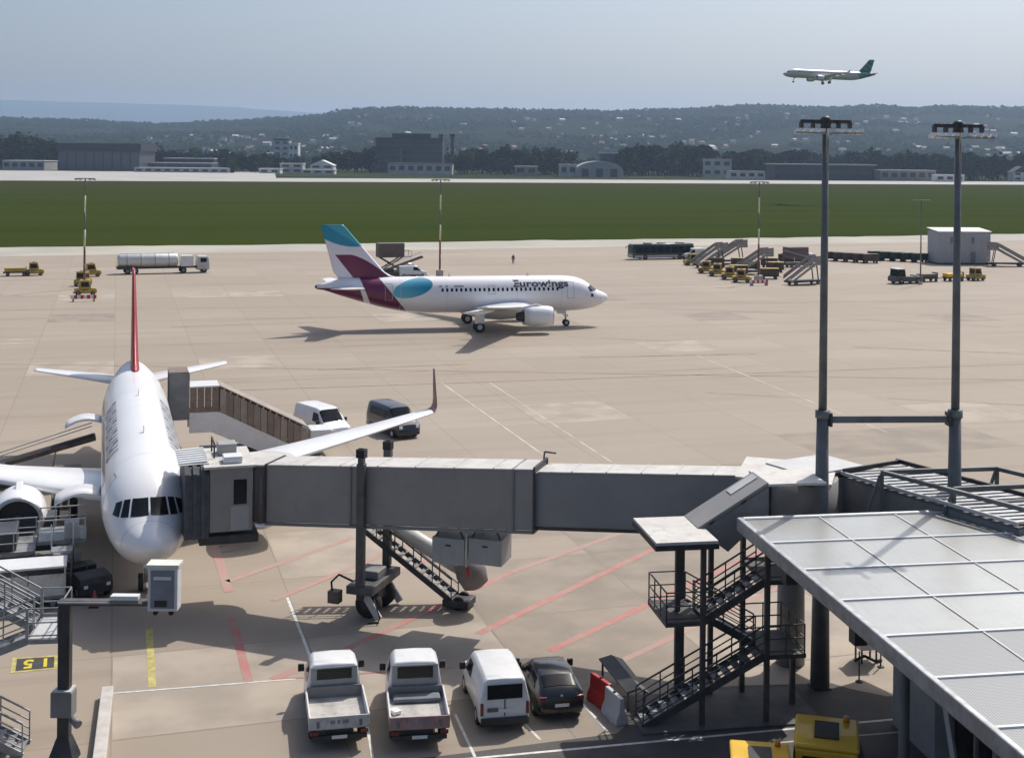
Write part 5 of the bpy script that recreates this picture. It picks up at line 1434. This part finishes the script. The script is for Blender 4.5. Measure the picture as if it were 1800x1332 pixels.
place(yt, G(150, 519), DIR, 'ochre tractor nearest the camera in the group at the left banded pole')
place(yt, G(60, 484), DIR, 'ochre tractor pulling a flat trailer at the left edge')
place(yt, G(1715, 493), DIR, 'ochre tractor in front of the pale shed pulling a yellow bowser')
def flat_trailer(label, loc, rz, load, group=None):
    t = thing('flat_trailer', label, 'trailer', loc, rz, group)
    MB().b2((-1.9, -.8, .5), (1.9, .8, .65)).build('deck', MATS['dark_steel'], t)
    MB().b2((-1.7, -.7, .66), (1.4, .7, 1.3)).build('load', MATS[load], t, bev=.12)
    MB().b2((1.45, -.7, .66), (1.55, .7, 1.5)).build('headboard', MATS['mid_grey'], t)
    for x in (-1.2, 1.2):
        for sg in (1, -1): wheel(t, x, sg * .65, .28, .18, rim='mid_grey')
    MB().bar((1.9, 0, .5), (2.8, 0, .4), .08).build('drawbar', MATS['dark_steel'], t)
    return t
flat_trailer('flat trailer with ochre load behind the tractor at the left edge', G(28, 485), DIR, 'ochre_paint')
flat_trailer('yellow bowser trailer in front of the pale shed', G(1676, 494), DIR, 'yellow_paint')
flat_trailer('brown loaded trailer behind the dark tug', G(1630, 495), DIR, 'brown_steel')
def tug(label, loc, rz):
    t = thing('pushback_tug', label, 'tug', loc, rz)
    MB().prism([(-2.6, .35), (2.6, .35), (2.7, .9), (2.4, 1.15), (-.2, 1.2), (-2.4, 1.25), (-2.65, .9)], -1.15, 1.15).build('body', M('tug_grey', (.09, .09, .08), .5, dirt=.3), t, bev=.06)
    c = MB().rings([[(x0, -1.0, z), (x1, -1.0, z), (x1, 1.0, z), (x0, 1.0, z)] for x0, x1, z in ((-2.3, -.7, 1.2), (-2.2, -.9, 2.3))], smooth=False).build('cab', GD, t)
    MB().b2((-2.3, -1.05, 2.3), (-.8, 1.05, 2.42)).build('cab_roof', MATS['dirty_white'], c)
    for x in (-1.6, 1.6):
        for sg in (1, -1): wheel(t, x, sg * 1.0, .5, .35, rim='mid_grey')
    MB().b2((1.2, -.5, 1.2), (2.2, .5, 1.35)).build('engine_cover', MATS['mid_grey'], t)
    return t
tug('dark pushback tug with raised cab in front of the pale shed', G(1592, 498), DIR)

def bus(label, loc, rz):
    t = thing('airport_bus', label, 'bus', loc, rz)
    h = Hull([(6.6, .35, 1.3, 2.75, 1.2, 1.12), (6.4, .3, 1.2, 2.95, 1.3, 1.15), (-6.4, .3, 1.2, 3.0, 1.3, 1.15), (-6.55, .35, 1.2, 2.85, 1.25, 1.1)])
    b = h.body(MATS['bus_green'], t)
    for sg in (1, -1):
        for i in range(8): h.patch('side_window', 6.0 - i * 1.52, 4.6 - i * 1.52, 3.05, 3.85, sg, GD, b)
        h.patch('skirt', 6.3, -6.3, 1.9, 2.5, sg, MATS['light_grey'], b)
        for x in (4.0, -3.4): wheel(t, x, sg * 1.18, .48, .28, rim='mid_grey')
        MB().tube([(6.5, sg * 1.1, 2.5), (7.0, sg * 1.2, 2.4), (7.0, sg * 1.2, 2.0)], .06).build('mirror_arm', MATS['dark_plastic'], b)
    MB().b2((6.58, -1.05, 1.3), (6.63, 1.05, 2.7)).build('windscreen', GD, b)
    MB().b2((6.5, -1.15, .4), (6.72, 1.15, 1.0)).build('front_panel', MATS['light_grey'], b, bev=.05)
    for x in (-4, 0, 3): MB().b2((x - .7, -.6, 2.98), (x + .7, .6, 3.18)).build('roof_unit', MATS['bus_green'], b, bev=.05)
    return t
bus('long dark green bus parked at the grass edge', G(1162, 455), DIR + math.pi)

def open_stairs(label, loc, rz, mat, group='mobile boarding stairs parked on the apron'):
    t = thing('mobile_stairs', label, 'boarding stairs', loc, rz, group)
    MB().b2((-3.2, -.85, .4), (3.6, .85, .7)).build('chassis', MATS['dark_steel'], t)
    for sg in (1, -1):
        MB().prism([(-3.4, .55), (1.6, 3.35), (3.4, 3.35), (3.4, 3.0), (1.8, 3.0), (-3.0, .4)], sg * .85 - .03, sg * .85 + .03).build('stair_side', MATS[mat], t)
        MB().prism([(-3.4, .9), (1.6, 3.7), (1.6, 4.35), (-3.4, 1.6)], sg * .82 - .02, sg * .82 + .02).build('balustrade', MATS[mat], t)
        MB().prism([(1.65, 3.36), (3.4, 3.36), (3.4, 4.5), (1.65, 4.4)], sg * .82 - .02, sg * .82 + .02).build('platform_side', MATS[mat], t)
        for x in (-2.2, 2.4): wheel(t, x, sg * .75, .34, .22, rim='mid_grey')
        MB().bar((2.6, sg * .6, .7), (2.2, sg * .6, 3.0), .14).build('support', MATS['dark_steel'], t)
    MB().b2((1.6, -.8, 3.2), (3.4, .8, 3.34)).build('platform', MATS['mid_grey'], t)
    for i in range(14):
        x = -3.2 + i * .345; z = .62 + i * .19
        MB().b2((x, -.78, z), (x + .3, .78, z + .04)).build('tread', MATS['galvanised'], t)
    return t
M('stairs_grey', (.27, .25, .235), .6, var=.15, dirt=.4)
s0 = open_stairs('pale mobile stairs behind the bus, leftmost of the parked stairs', G(1248, 470), R(28), 'stairs_grey')
place(s0, G(1282, 463), R(20), 'pale mobile stairs second from the left behind the ochre tractors')
place(s0, G(1325, 482), R(22), 'pale mobile stairs beside the right banded pole')
place(s0, G(1412, 500), R(30), 'pale mobile stairs standing alone left of the floodlight mast')
place(s0, G(1770, 468), R(172), 'pale mobile stairs beside the pale shed at the right edge')
def scissor_truck(label, loc, rz, lift):
    t = thing('high_lift_truck', label, 'truck', loc, rz)
    MB().b2((-3.2, -1.0, .5), (3.4, 1.0, .85)).build('chassis', MATS['dark_steel'], t)
    for sg in (1, -1):
        for a, b in (((-2.2, .85), (1.4, lift)), ((1.4, .85), (-2.2, lift))): MB().bar((a[0], sg * .8, a[1]), (b[0], sg * .8, b[1]), .16, .2).build('scissor_arm', MATS['dark_steel'], t)
        for x in (-2.0, 2.2): wheel(t, x, sg * .85, .42, .26, rim='mid_grey')
    bx = MB().b2((-2.6, -1.1, lift), (1.7, 1.1, lift + 2.3)).build('lift_box', M('box_brown', (.13, .10, .09), .6), t, bev=.05)
    MB().b2((1.7, -1.0, lift), (3.0, 1.0, lift + .1)).build('front_platform', MATS['mid_grey'], bx)
    for sg in (1, -1): MB().bar((1.7, sg * .95, lift + 1.0), (3.0, sg * .95, lift + 1.0), .06).bar((2.95, sg * .95, lift), (2.95, sg * .95, lift + 1.0), .06).build('platform_rail', MATS['mid_grey'], bx)
    c = Hull([(3.6, .5, 1.1, 1.2, .9, .8), (3.45, .45, 1.15, 1.7, .98, .85), (3.0, .45, 1.2, 2.0, 1.0, .88), (1.9, .45, 1.2, 2.05, 1.0, .9)])
    b = c.body(MATS['white_paint'], t, 'cab'); c.screen(3.44, 3.05, GD, b)
    return t
scissor_truck('catering truck with raised brown box behind the taxiing airliner tail', G(690, 484), DIR, 3.0)
panel_van('panel_van', 'white van beside the raised catering truck', G(724, 487), DIR, 4.6, 1.8, 1.9, 'white_paint')
belt_loader('brown belt loader beside the middle banded pole', G(742, 486), DIR + math.pi, tilt=3.2)
belt_loader('brown belt loader behind the mobile stairs right of the banded pole', G(1375, 470), DIR, tilt=2.4)
scissor_truck('small brown box truck behind the mobile stairs', G(1402, 464), DIR, .9)
panel_van('panel_van', 'pale brown van behind the mobile stairs', G(1218, 455), DIR + R(185), 4.8, 1.9, 2.1, 'dirty_white')

def board(label, loc, rz):
    t = thing('striped_barrier', label, 'barrier', loc, rz)
    for i in range(8): MB().b2((-1.6 + i * .4, -.06, .35), (-1.2 + i * .4, .06, .85)).build('stripe', MATS['red_paint' if i % 2 else 'white_paint'], t)
    for x in (-1.3, 1.3): MB().b2((x - .1, -.35, 0), (x + .1, .35, .35)).build('foot', MATS['mid_grey'], t)
    return t
board('red and white striped barrier below the right banded pole', G(1334, 502), DIR)
board('red and white striped barrier at the foot of the left banded pole', G(147, 530), DIR)

# pale container shed
sh = thing('container_shed', 'large pale grey corrugated shed at the edge of the apron', 'shed', G(1685, 463), DIR - R(15))
k = MB()
pr = []
for i in range(61):
    x = -5.1 + i * .17; pr.append((x, -2.6 - (.05 if i % 2 else 0)))
for i in range(60): k.add([(pr[i][0], pr[i][1], .3), (pr[i + 1][0], pr[i + 1][1], .3), (pr[i + 1][0], pr[i + 1][1], 6.2), (pr[i][0], pr[i][1], 6.2)], [(0, 1, 2, 3)])
SHM = M('shed_grey', (.40, .40, .42), .6, var=.06, dirt=.15)
k.build('front_wall', SHM, sh)
MB().b2((-5.1, -2.55, .3), (5.1, 2.6, 6.15)).build('shell', SHM, sh)
MB().plate([(-5.3, -2.8, 6.22), (5.3, -2.8, 6.22), (5.3, 2.8, 6.7), (-5.3, 2.8, 6.7)], .12).build('roof', MATS['roof_white'], sh)
MB().b2((-5.2, -2.75, 0), (5.2, 2.7, .3)).build('plinth', MATS['dark_steel'], sh)
for x in (-2.6, -1.9, 1.6): MB().b2((x - .25, -2.70, 4.0), (x + .25, -2.66, 5.2)).build('vent', MATS['mid_grey'], sh)
MB().b2((1.2, -2.70, .35), (2.1, -2.66, 2.4)).build('door', MATS['mid_grey'], sh)

# banded lighting poles
def banded(label, loc, h):
    t = thing('banded_light_pole', label, 'light pole', loc, 0, 'banded light poles on the apron')
    MB().b2((-.6, -.6, 0), (.6, .6, 1.1)).build('base_block', MATS['concrete_block'], t, bev=.04)
    z = 1.1; n = 6
    for i in range(n):
        z1 = 1.1 + (h - 1.1) * (i + 1) / n
        MB().cyl((0, 0, z), (0, 0, z1), .17 - .012 * i, .16 - .012 * i, 10).build('pole_band', M('band_light', (.66, .64, .42), .5) if i in (2, 4) else (M('band_red', (.20, .07, .05), .5) if i < 2 else MATS['mast_steel']), t)
        z = z1
    hd = MB().bar((-1.2, 0, h), (1.2, 0, h), .1, .12).build('cross_arm', MATS['mast_steel'], t)
    for x in (-1.3, -.7, .7, 1.3): MB().box((x, -.1, h - .1), (.4, .4, .14), m=Matrix.Rotation(R(-20), 3, 'X')).build('floodlight', MATS['galvanised'], hd)
    return t
for px, py, w_, yt_ in ((148, 507, 'beside the ochre tractors at the left', 314), (773, 486, 'behind the taxiing airliner', 316), (1333, 496, 'among the mobile stairs at the right', 320)):
    p_ = G(px, py); banded('red and pale banded light pole ' + w_, p_, at(px, yt_, p_.y).z)
p_ = G(1618, 500)
sl = thing('light_pole', 'small T shaped light pole in front of the dark green carts', 'light pole', p_)
hz_ = at(1618, 352, p_.y).z
MB().cyl((0, 0, 0), (0, 0, hz_), .12, .08, 10).build('pole', MATS['mast_steel'], sl)
for sg in (1, -1): MB().bar((0, 0, hz_), (sg * 1.4, 0, hz_ + .05), .22, .1).build('lamp_head', MATS['galvanised'], sl)
MB().b2((-.25, -.25, 0), (.25, .25, .4)).build('base', MATS['concrete_block'], sl)

# person walking on the apron
def person(label, loc, rz):
    me = bpy.data.meshes.new('person')
    J = [(0, 0, .95), (0, 0, 1.2), (0, 0, 1.42), (0, 0, 1.52), (.02, 0, 1.64), (.02, 0, 1.76),
         (0, .19, 1.40), (-.06, .25, 1.14), (.05, .27, .90), (.07, .27, .80), (0, -.19, 1.40), (.04, -.25, 1.14), (.12, -.26, .92), (.15, -.26, .82),
         (0, .10, .90), (.08, .11, .50), (-.06, .11, .08), (.1, .11, .04), (0, -.10, .90), (.02, -.11, .50), (.12, -.11, .08), (.28, -.11, .04)]
    Ed = [(0, 1), (1, 2), (2, 3), (3, 4), (4, 5), (2, 6), (6, 7), (7, 8), (8, 9), (2, 10), (10, 11), (11, 12), (12, 13), (0, 14), (14, 15), (15, 16), (16, 17), (0, 18), (18, 19), (19, 20), (20, 21)]
    rad = [.16, .15, .16, .07, .10, .07, .075, .055, .045, .04, .075, .055, .045, .04, .1, .075, .05, .045, .1, .075, .05, .045]
    me.from_pydata(J, Ed, [])
    o = bpy.data.objects.new('person', me); COL.objects.link(o)
    sk = o.modifiers.new('skin', 'SKIN'); o.modifiers.new('sub', 'SUBSURF').levels = 1
    if not me.skin_vertices: bpy.context.view_layer.update()
    for v_, r_ in zip(me.skin_vertices[0].data, rad): v_.radius = (r_, r_)
    me.skin_vertices[0].data[0].use_root = True
    m, nt, bs = newmat('work_clothes'); v, (x, y, z) = coords(nt)
    c = mixc(nt, z > .93, (.03, .032, .045), (.09, .085, .06)); c = mixc(nt, z > 1.5, c, (.35, .22, .16)); c = mixc(nt, z > 1.7, c, (.03, .02, .015))
    nt.links.new(c, bs.inputs['Base Color']); bs.inputs['Roughness'].default_value = .8
    me.materials.append(m)
    o.location = loc; o.rotation_euler = (0, 0, rz)
    return tag(o, label, 'person')
try: person('person in dark work clothes standing alone on the apron', G(902, 464), R(-100))
except Exception as ex_: print('person', ex_)
# ------------------------------------------------------------------ buildings beyond the runway
def far_building(name, label, px0, px1, yt, d, depth, wall, roof='roof_dark', storeys=2, kind='flat', yb=None, band='office_glass', over=0.0, cat='building', rz=0.0):
    a, b = at(px0, yt, d), at(px1, yt, d)
    w = abs(b.x - a.x); h = max(3.0, (a.z + b.z) / 2)
    t = thing(name, label, cat, ((a.x + b.x) / 2, d + depth / 2, -.3), rz)
    wh = h if kind in ('flat', 'glass') else h * (.62 if kind == 'gable' else .35)
    MB().b2((-w / 2, -depth / 2, 0), (w / 2, depth / 2, wh)).build('wall', MATS[wall], t)
    if kind in ('flat', 'glass'):
        MB().b2((-w / 2 - .5 - over, -depth / 2 - .5 - over, wh), (w / 2 + .5 + over, depth / 2 + .5, wh + max(.8, h * .07))).build('roof', MATS[roof], t)
    elif kind == 'gable':
        MB().prism([(-w / 2 - .8, wh - .3), (w / 2 + .8, wh - .3), (0, h)], -depth / 2 - .6, depth / 2 + .6).build('roof', MATS[roof], t)
    elif kind == 'shed':
        MB().prism([(-depth / 2 - 1, wh), (depth / 2 + 1, wh), (depth / 2 + 1, h), (-depth / 2 - 1, wh + .8)], -w / 2 - .5, w / 2 + .5).build('roof', MATS[roof], t).rotation_euler = (0, 0, R(90))
    elif kind == 'barrel':
        n = 20; pts = [(-w / 2 * math.cos(math.pi * i / n), wh + (h - wh) * math.sin(math.pi * i / n)) for i in range(n + 1)]
        r = MB().prism(pts, -depth / 2 - .5, depth / 2 + .5).build('roof', MATS[roof], t)
        ins = [(x * .86, wh + (z - wh) * .84) for x, z in pts]
        MB().prism(ins, -depth / 2 - .7, -depth / 2 - .52).build('gable_front', M('hangar_front', (.30, .31, .32), .7), t)
        for x in (-.3, 0, .3): MB().b2((x * w - w * .07, -depth / 2 - .85, .2), (x * w + w * .07, -depth / 2 - .72, wh * 1.5)).build('hangar_door', MATS['facade_dark'], t)
        return t
    sh_ = wh / storeys
    for s in range(storeys):
        z0 = s * sh_ + sh_ * .38; z1 = s * sh_ + sh_ * .82
        if kind == 'glass':
            MB().b2((-w / 2 + .3, -depth / 2 - .25, z0 - sh_ * .1), (w / 2 - .3, -depth / 2 - .05, z1)).build('window_band', MATS[band], t)
        else:
            nw = max(2, int(w / 9))
            for i in range(nw):
                x = -w / 2 + (i + .5) * w / nw
                MB().b2((x - w / nw * .3, -depth / 2 - .2, z0), (x + w / nw * .3, -depth / 2 - .05, z1)).build('window', MATS[band], t)
    return t
# big dark hangar
M('hangar_wall', (.06, .066, .078), .6, var=.1, scale=.05)
hg = far_building('hangar', 'large dark grey hangar with flat black roof beyond the runway at the left', 103, 245, 263, 1370, 60, 'hangar_wall', 'roof_dark', 1, 'glass', cat='hangar')
w_ = abs(at(245, 263, 1370).x - at(103, 263, 1370).x)
for i in range(9):
    x = -w_ / 2 + (i + .5) * w_ / 9
    MB().b2((x - w_ / 22, -30.6, .3), (x + w_ / 22, -30.3, at(103, 263, 1370).z * .9)).build('door_leaf', M('hangar_leaf', (.085, .09, .105), .6), hg)
MB().b2((-w_ / 2 - 2, -32, at(103, 263, 1370).z - 1.0), (w_ / 2 + 2, 31, at(103, 251, 1370).z)).build('roof_box', MATS['roof_dark'], hg)
far_building('low_building', 'low grey building left of the dark hangar', 4, 78, 283, 1390, 40, 'facade_grey', 'roof_white', 1)
far_building('low_building', 'long low grey hall right of the dark hangar, lower step', 236, 402, 296, 1330, 30, 'facade_grey', 'facade_grey', 1)
far_building('low_building', 'long grey hall standing above the lower step beside the hangar', 260, 372, 287, 1390, 30, 'facade_dark', 'facade_grey', 1)
far_building('low_building', 'hall with white roof sheet behind the long grey hall', 288, 376, 279, 1460, 40, 'facade_dark', 'roof_white', 1)
far_building('house_block', 'pale block with flat roof left of the white roofed houses', 303, 325, 266, 1700, 20, 'facade_pale', 'roof_dark', 3)
far_building('house_block', 'low white flat house at the runway edge', 455, 492, 297, 1330, 16, 'facade_white', 'roof_white', 1)
far_building('house_block', 'two storey pale house with flat white roof at the runway edge', 492, 532, 288, 1360, 18, 'facade_pale', 'roof_white', 2)
far_building('house_block', 'white house with steep sloping roof at the runway edge', 545, 586, 281, 1380, 22, 'facade_white', 'roof_white', 2, 'gable')
far_building('house_block', 'low white annexe beside the steep roofed house', 530, 588, 299, 1325, 14, 'facade_white', 'roof_white', 1)
far_building('apartment_block', 'five storey pale apartment block among the trees left of the office', 481, 508, 247, 1900, 24, 'facade_pale', 'roof_dark', 5)
far_building('apartment_block', 'pale stepped block right of the five storey apartment block', 508, 524, 254, 1880, 20, 'facade_white', 'roof_white', 3)
far_building('office_building', 'dark glass office block with banded storeys beyond the runway', 660, 778, 246, 1520, 45, 'facade_dark', 'roof_dark', 6, 'glass')
far_building('office_building', 'lower dark glass wing left of the banded office block', 652, 705, 262, 1500, 30, 'facade_dark', 'roof_dark', 4, 'glass')
far_building('office_penthouse', 'dark penthouse storey on top of the banded office block', 690, 756, 239, 1540, 25, 'roof_dark', 'roof_dark', 1, 'glass')
far_building('garage_hall', 'grey garage hall with wide dark doors below the glass office', 682, 795, 288, 1380, 40, 'facade_pale', 'facade_dark', 1, band='facade_dark')
far_building('tower', 'slim dark green tower right of the glass office', 772, 778, 240, 1560, 10, 'facade_dark', 'roof_dark', 5)
far_building('tower', 'second slim dark tower right of the glass office', 792, 799, 240, 1570, 10, 'facade_dark', 'roof_dark', 5)
far_building('low_building', 'pale brown low building left of the arched hangar', 905, 945, 293, 1360, 25, 'facade_brown', 'facade_pale', 1)
far_building('low_building', 'white roofed hall behind the pale brown building', 905, 948, 275, 1600, 25, 'facade_pale', 'roof_white', 1)
far_building('arched_hangar', 'pale arched hangar with barrel roof at the runway edge', 1012, 1096, 283, 1330, 50, 'facade_grey', 'facade_grey', 1, 'barrel', cat='hangar')
far_building('arched_hangar_annexe', 'low pale annexe at the left side of the arched hangar', 984, 1014, 290, 1335, 30, 'facade_pale', 'facade_grey', 1)
far_building('low_building', 'hall with bright white roof behind the arched hangar', 1056, 1101, 270, 1480, 30, 'facade_dark', 'roof_white', 1)
far_building('house_block', 'pale three storey block among the trees right of the arched hangar', 1236, 1286, 281, 1400, 22, 'facade_pale', 'facade_pale', 2)
far_building('house_block', 'low white shed left of the first floodlight mast', 1282, 1345, 302, 1300, 18, 'facade_white', 'facade_grey', 1)
far_building('long_hall', 'long low glass hall with pale roof edge behind the first floodlight mast', 1362, 1536, 290, 1290, 45, 'facade_dark', 'facade_grey', 2, 'glass', over=2)
far_building('long_hall', 'low hall with pale sloping roof right of the long glass hall', 1548, 1645, 300, 1270, 30, 'facade_brown', 'facade_grey', 1)
far_building('house_block', 'small white hut at the runway edge near the second mast', 1645, 1695, 308, 1240, 12, 'facade_white', 'roof_white', 1)
far_building('house_block', 'white house between trees at the right edge', 1782, 1812, 292, 1330, 16, 'facade_white', 'roof_dark', 2, 'gable')

# ------------------------------------------------------------------ trees beyond the runway
def crown_mesh(seed, w, h, slim=False):
    r = random.Random(seed); b = MB()
    cl = []
    for i in range(16 if not slim else 9):
        a = r.uniform(0, 6.28); k = r.random() ** .5
        z = r.uniform(.25, 1.0)
        rad = (math.sin(math.pi * min(1, max(.12, (z - .1)))) ** .6) * w * .5
        cl.append((Vector((math.cos(a) * k * rad * .8, math.sin(a) * k * rad * .8, z * h)), r.uniform(.17, .3) * w))
    for c, rr in cl:
        for j in range(18):
            d = Vector((r.gauss(0, 1), r.gauss(0, 1), r.gauss(0, .8))).normalized() * rr * r.uniform(.55, 1.05)
            p = c + d; s = w * r.uniform(.06, .12)
            u = Vector((r.gauss(0, 1), r.gauss(0, 1), r.gauss(0, 1))).normalized(); v = u.orthogonal().normalized()
            b.add([p + u * s, p + v * s, p - u * s, p - v * s], [(0, 1, 2, 3)])
    return b.mesh('crown')
CR = [crown_mesh(i, 10 + i % 3 * 2, 12 + i % 4 * 1.5) for i in range(7)]
for i, c in enumerate(CR): c.materials.append(MATS['leaves' if i % 2 else 'leaves_dark'])
SLIM = crown_mesh(44, 4.5, 20, True); SLIM.materials.append(MATS['leaves_dark'])
tk = MB()
tk.lathe([(0, .38), (5, .24), (9, .08)], (0, 0, 0), (0, 0, 1), 8)
for a in range(4): tk.cyl((0, 0, 4 + a), (2.2 * math.cos(a * 1.7), 2.2 * math.sin(a * 1.7), 7 + a * .8), .12, .04, 6)
TRK = tk.mesh('trunk'); TRK.materials.append(MATS['bark'])
rt_ = random.Random(21)
def tree(px, d, hgt, label, group, slim=False):
    u, _ = _uv(px, YH); x = u / FPX * d
    t = thing('tree', label, 'tree', (x, d, -.3), rt_.uniform(0, 6.28), group)
    me = SLIM if slim else rt_.choice(CR)
    s = hgt / (20 if slim else 14.5)
    for n_, m_ in (('trunk', TRK), ('crown', me)):
        o = bpy.data.objects.new(n_, m_); COL.objects.link(o); o.parent = t
        o.scale = (s * (1 if slim else 1.15), s * (1 if slim else 1.15), s * (1 if n_ == 'crown' else .9))
BELT = [(-20, 100, 1480, 1640, 24, 34, 30, 'dark tree in the dense clump left of the dark hangar'),
        (-30, 110, 1700, 1950, 14, 20, 10, 'tree in the back row left of the dark hangar'),
        (246, 470, 1480, 1700, 14, 24, 38, 'dark tree in the belt between the dark hangar and the white houses'),
        (395, 490, 1340, 1420, 10, 16, 10, 'tree at the runway edge left of the white houses'),
        (560, 668, 1440, 1650, 16, 26, 22, 'tree between the steep roofed house and the glass office'),
        (795, 990, 1400, 1640, 17, 28, 44, 'green tree in the belt between glass office and arched hangar'),
        (1090, 1250, 1400, 1600, 20, 34, 36, 'tall dark tree in the belt right of the arched hangar'),
        (1275, 1370, 1380, 1600, 18, 30, 18, 'dark tree left of the first floodlight mast'),
        (1380, 1560, 1480, 1750, 18, 30, 28, 'dark tree in the belt behind the long glass hall'),
        (1560, 1820, 1350, 1560, 18, 30, 44, 'dark tree in the belt at the right edge behind the second mast')]
for a, b, d0, d1, h0, h1, n, lab in BELT:
    for i in range(n): tree(a + (b - a) * (i + rt_.random()) / n, rt_.uniform(d0, d1), rt_.uniform(h0, h1), lab, lab.replace('tree', 'trees', 1))
for px, h in ((276, 34), (283, 30), (271, 26)): tree(px, 1850, h, 'slender dark tree standing tall behind the long grey halls', 'slender trees behind the halls', True)
for px, h in ((786, 30), (963, 27)): tree(px, 1600, h, 'slender poplar rising above the belt near the ' + ('glass office' if px < 800 else 'arched hangar'), None, True)

# far trees that merge into one mass on the flat land behind the belts
def tree_mass():
    b = MB(); r = random.Random(8)
    for i in range(330):
        px = r.uniform(-40, 1840); d = r.uniform(1650, 2300); h = r.uniform(12, 24)
        u, _ = _uv(px, YH); x = u / FPX * d; s_ = h / 14.5
        z0 = hill_height(px, d) if d > 2150 else -.3
        me = r.choice(CR); a = r.uniform(0, 6.28); ca, sa = math.cos(a) * s_ * 1.2, math.sin(a) * s_ * 1.2
        vs = [(x + v.co.x * ca - v.co.y * sa, d + v.co.x * sa + v.co.y * ca, z0 + v.co.z * s_ * .95 - 1) for v in me.vertices]
        b.add(vs, [tuple(p.vertices) for p in me.polygons if p.index % 2 == 0])
    me = bpy.data.meshes.new('tree_mass'); me.from_pydata(b.v, [], b.f); me.materials.append(MATS['leaves_dark'])
    o = bpy.data.objects.new('far_tree_mass', me); COL.objects.link(o)
    tag(o, 'far trees merging into one dark mass below the hills', 'trees', kind='stuff')
tree_mass()
# ------------------------------------------------------------------ houses on the flat and on the hillside
HW = {}
for i, (wm, rm) in enumerate((('facade_pale', 'roof_red'), ('facade_pale', 'roof_dark'), ('facade_white', 'roof_dark'), ('facade_brown', 'roof_dark'), ('facade_pale', 'facade_grey'))):
    w, l, h = 10 + i, 13 + i * 2, 6 + i % 3
    wl2 = MB().b2((-l / 2, -w / 2, -4), (l / 2, w / 2, h)).mesh('wall'); wl2.materials.append(MATS[wm])
    rf = MB().rings([[(x, -w / 2 - .7, h - .2), (x, w / 2 + .7, h - .2), (x, 0, h + 4)] for x in (-l / 2 - .5, l / 2 + .5)], smooth=False).mesh('roof'); rf.materials.append(MATS[rm])
    win = MB().b2((-.9, -w / 2 - .12, h * .45), (.9, -w / 2 - .02, h * .8)).mesh('window'); win.materials.append(MATS['office_glass'])
    HW[i] = (wl2, rf, win, l)
def house(px, d, z, label, group):
    u, _ = _uv(px, YH)
    t = thing('house', label, 'house', (u / FPX * d, d, z), R(rt_.uniform(-50, 50)), group)
    a, b, c, l = HW[rt_.randrange(5)]; s = rt_.uniform(.6, 1.0)
    for n_, m_ in (('wall', a), ('roof', b)):
        o = bpy.data.objects.new(n_, m_); COL.objects.link(o); o.parent = t; o.scale = (s, s, s)
    for x in (-.28, .28):
        o = bpy.data.objects.new('window', c); COL.objects.link(o); o.parent = t; o.scale = (s, s, s); o.location = (x * l * s, 0, 0)
for i in range(150):
    px = rt_.uniform(1000, 1800) if i < 115 else rt_.uniform(600, 1000)
    d = rt_.uniform(2700, 4700)
    lab = 'small pale house on the wooded hillside at the right' if px > 1300 else 'small pale house on the wooded hillside at the centre'
    house(px, d, hill_height(px, d), lab, lab.replace('house', 'houses'))
for i in range(70):
    px = rt_.uniform(250, 620); d = rt_.uniform(1950, 3600)
    house(px, d, hill_height(px, d) if d > 2150 else 0, 'small pale house in the town below the hills at the left', 'houses of the town at the left')
for i in range(80):
    px = rt_.uniform(620, 1780); d = rt_.uniform(1750, 2500)
    house(px, d, hill_height(px, d) if d > 2150 else 0, 'small pale house between the tree belt and the hills', 'houses at the foot of the hills')
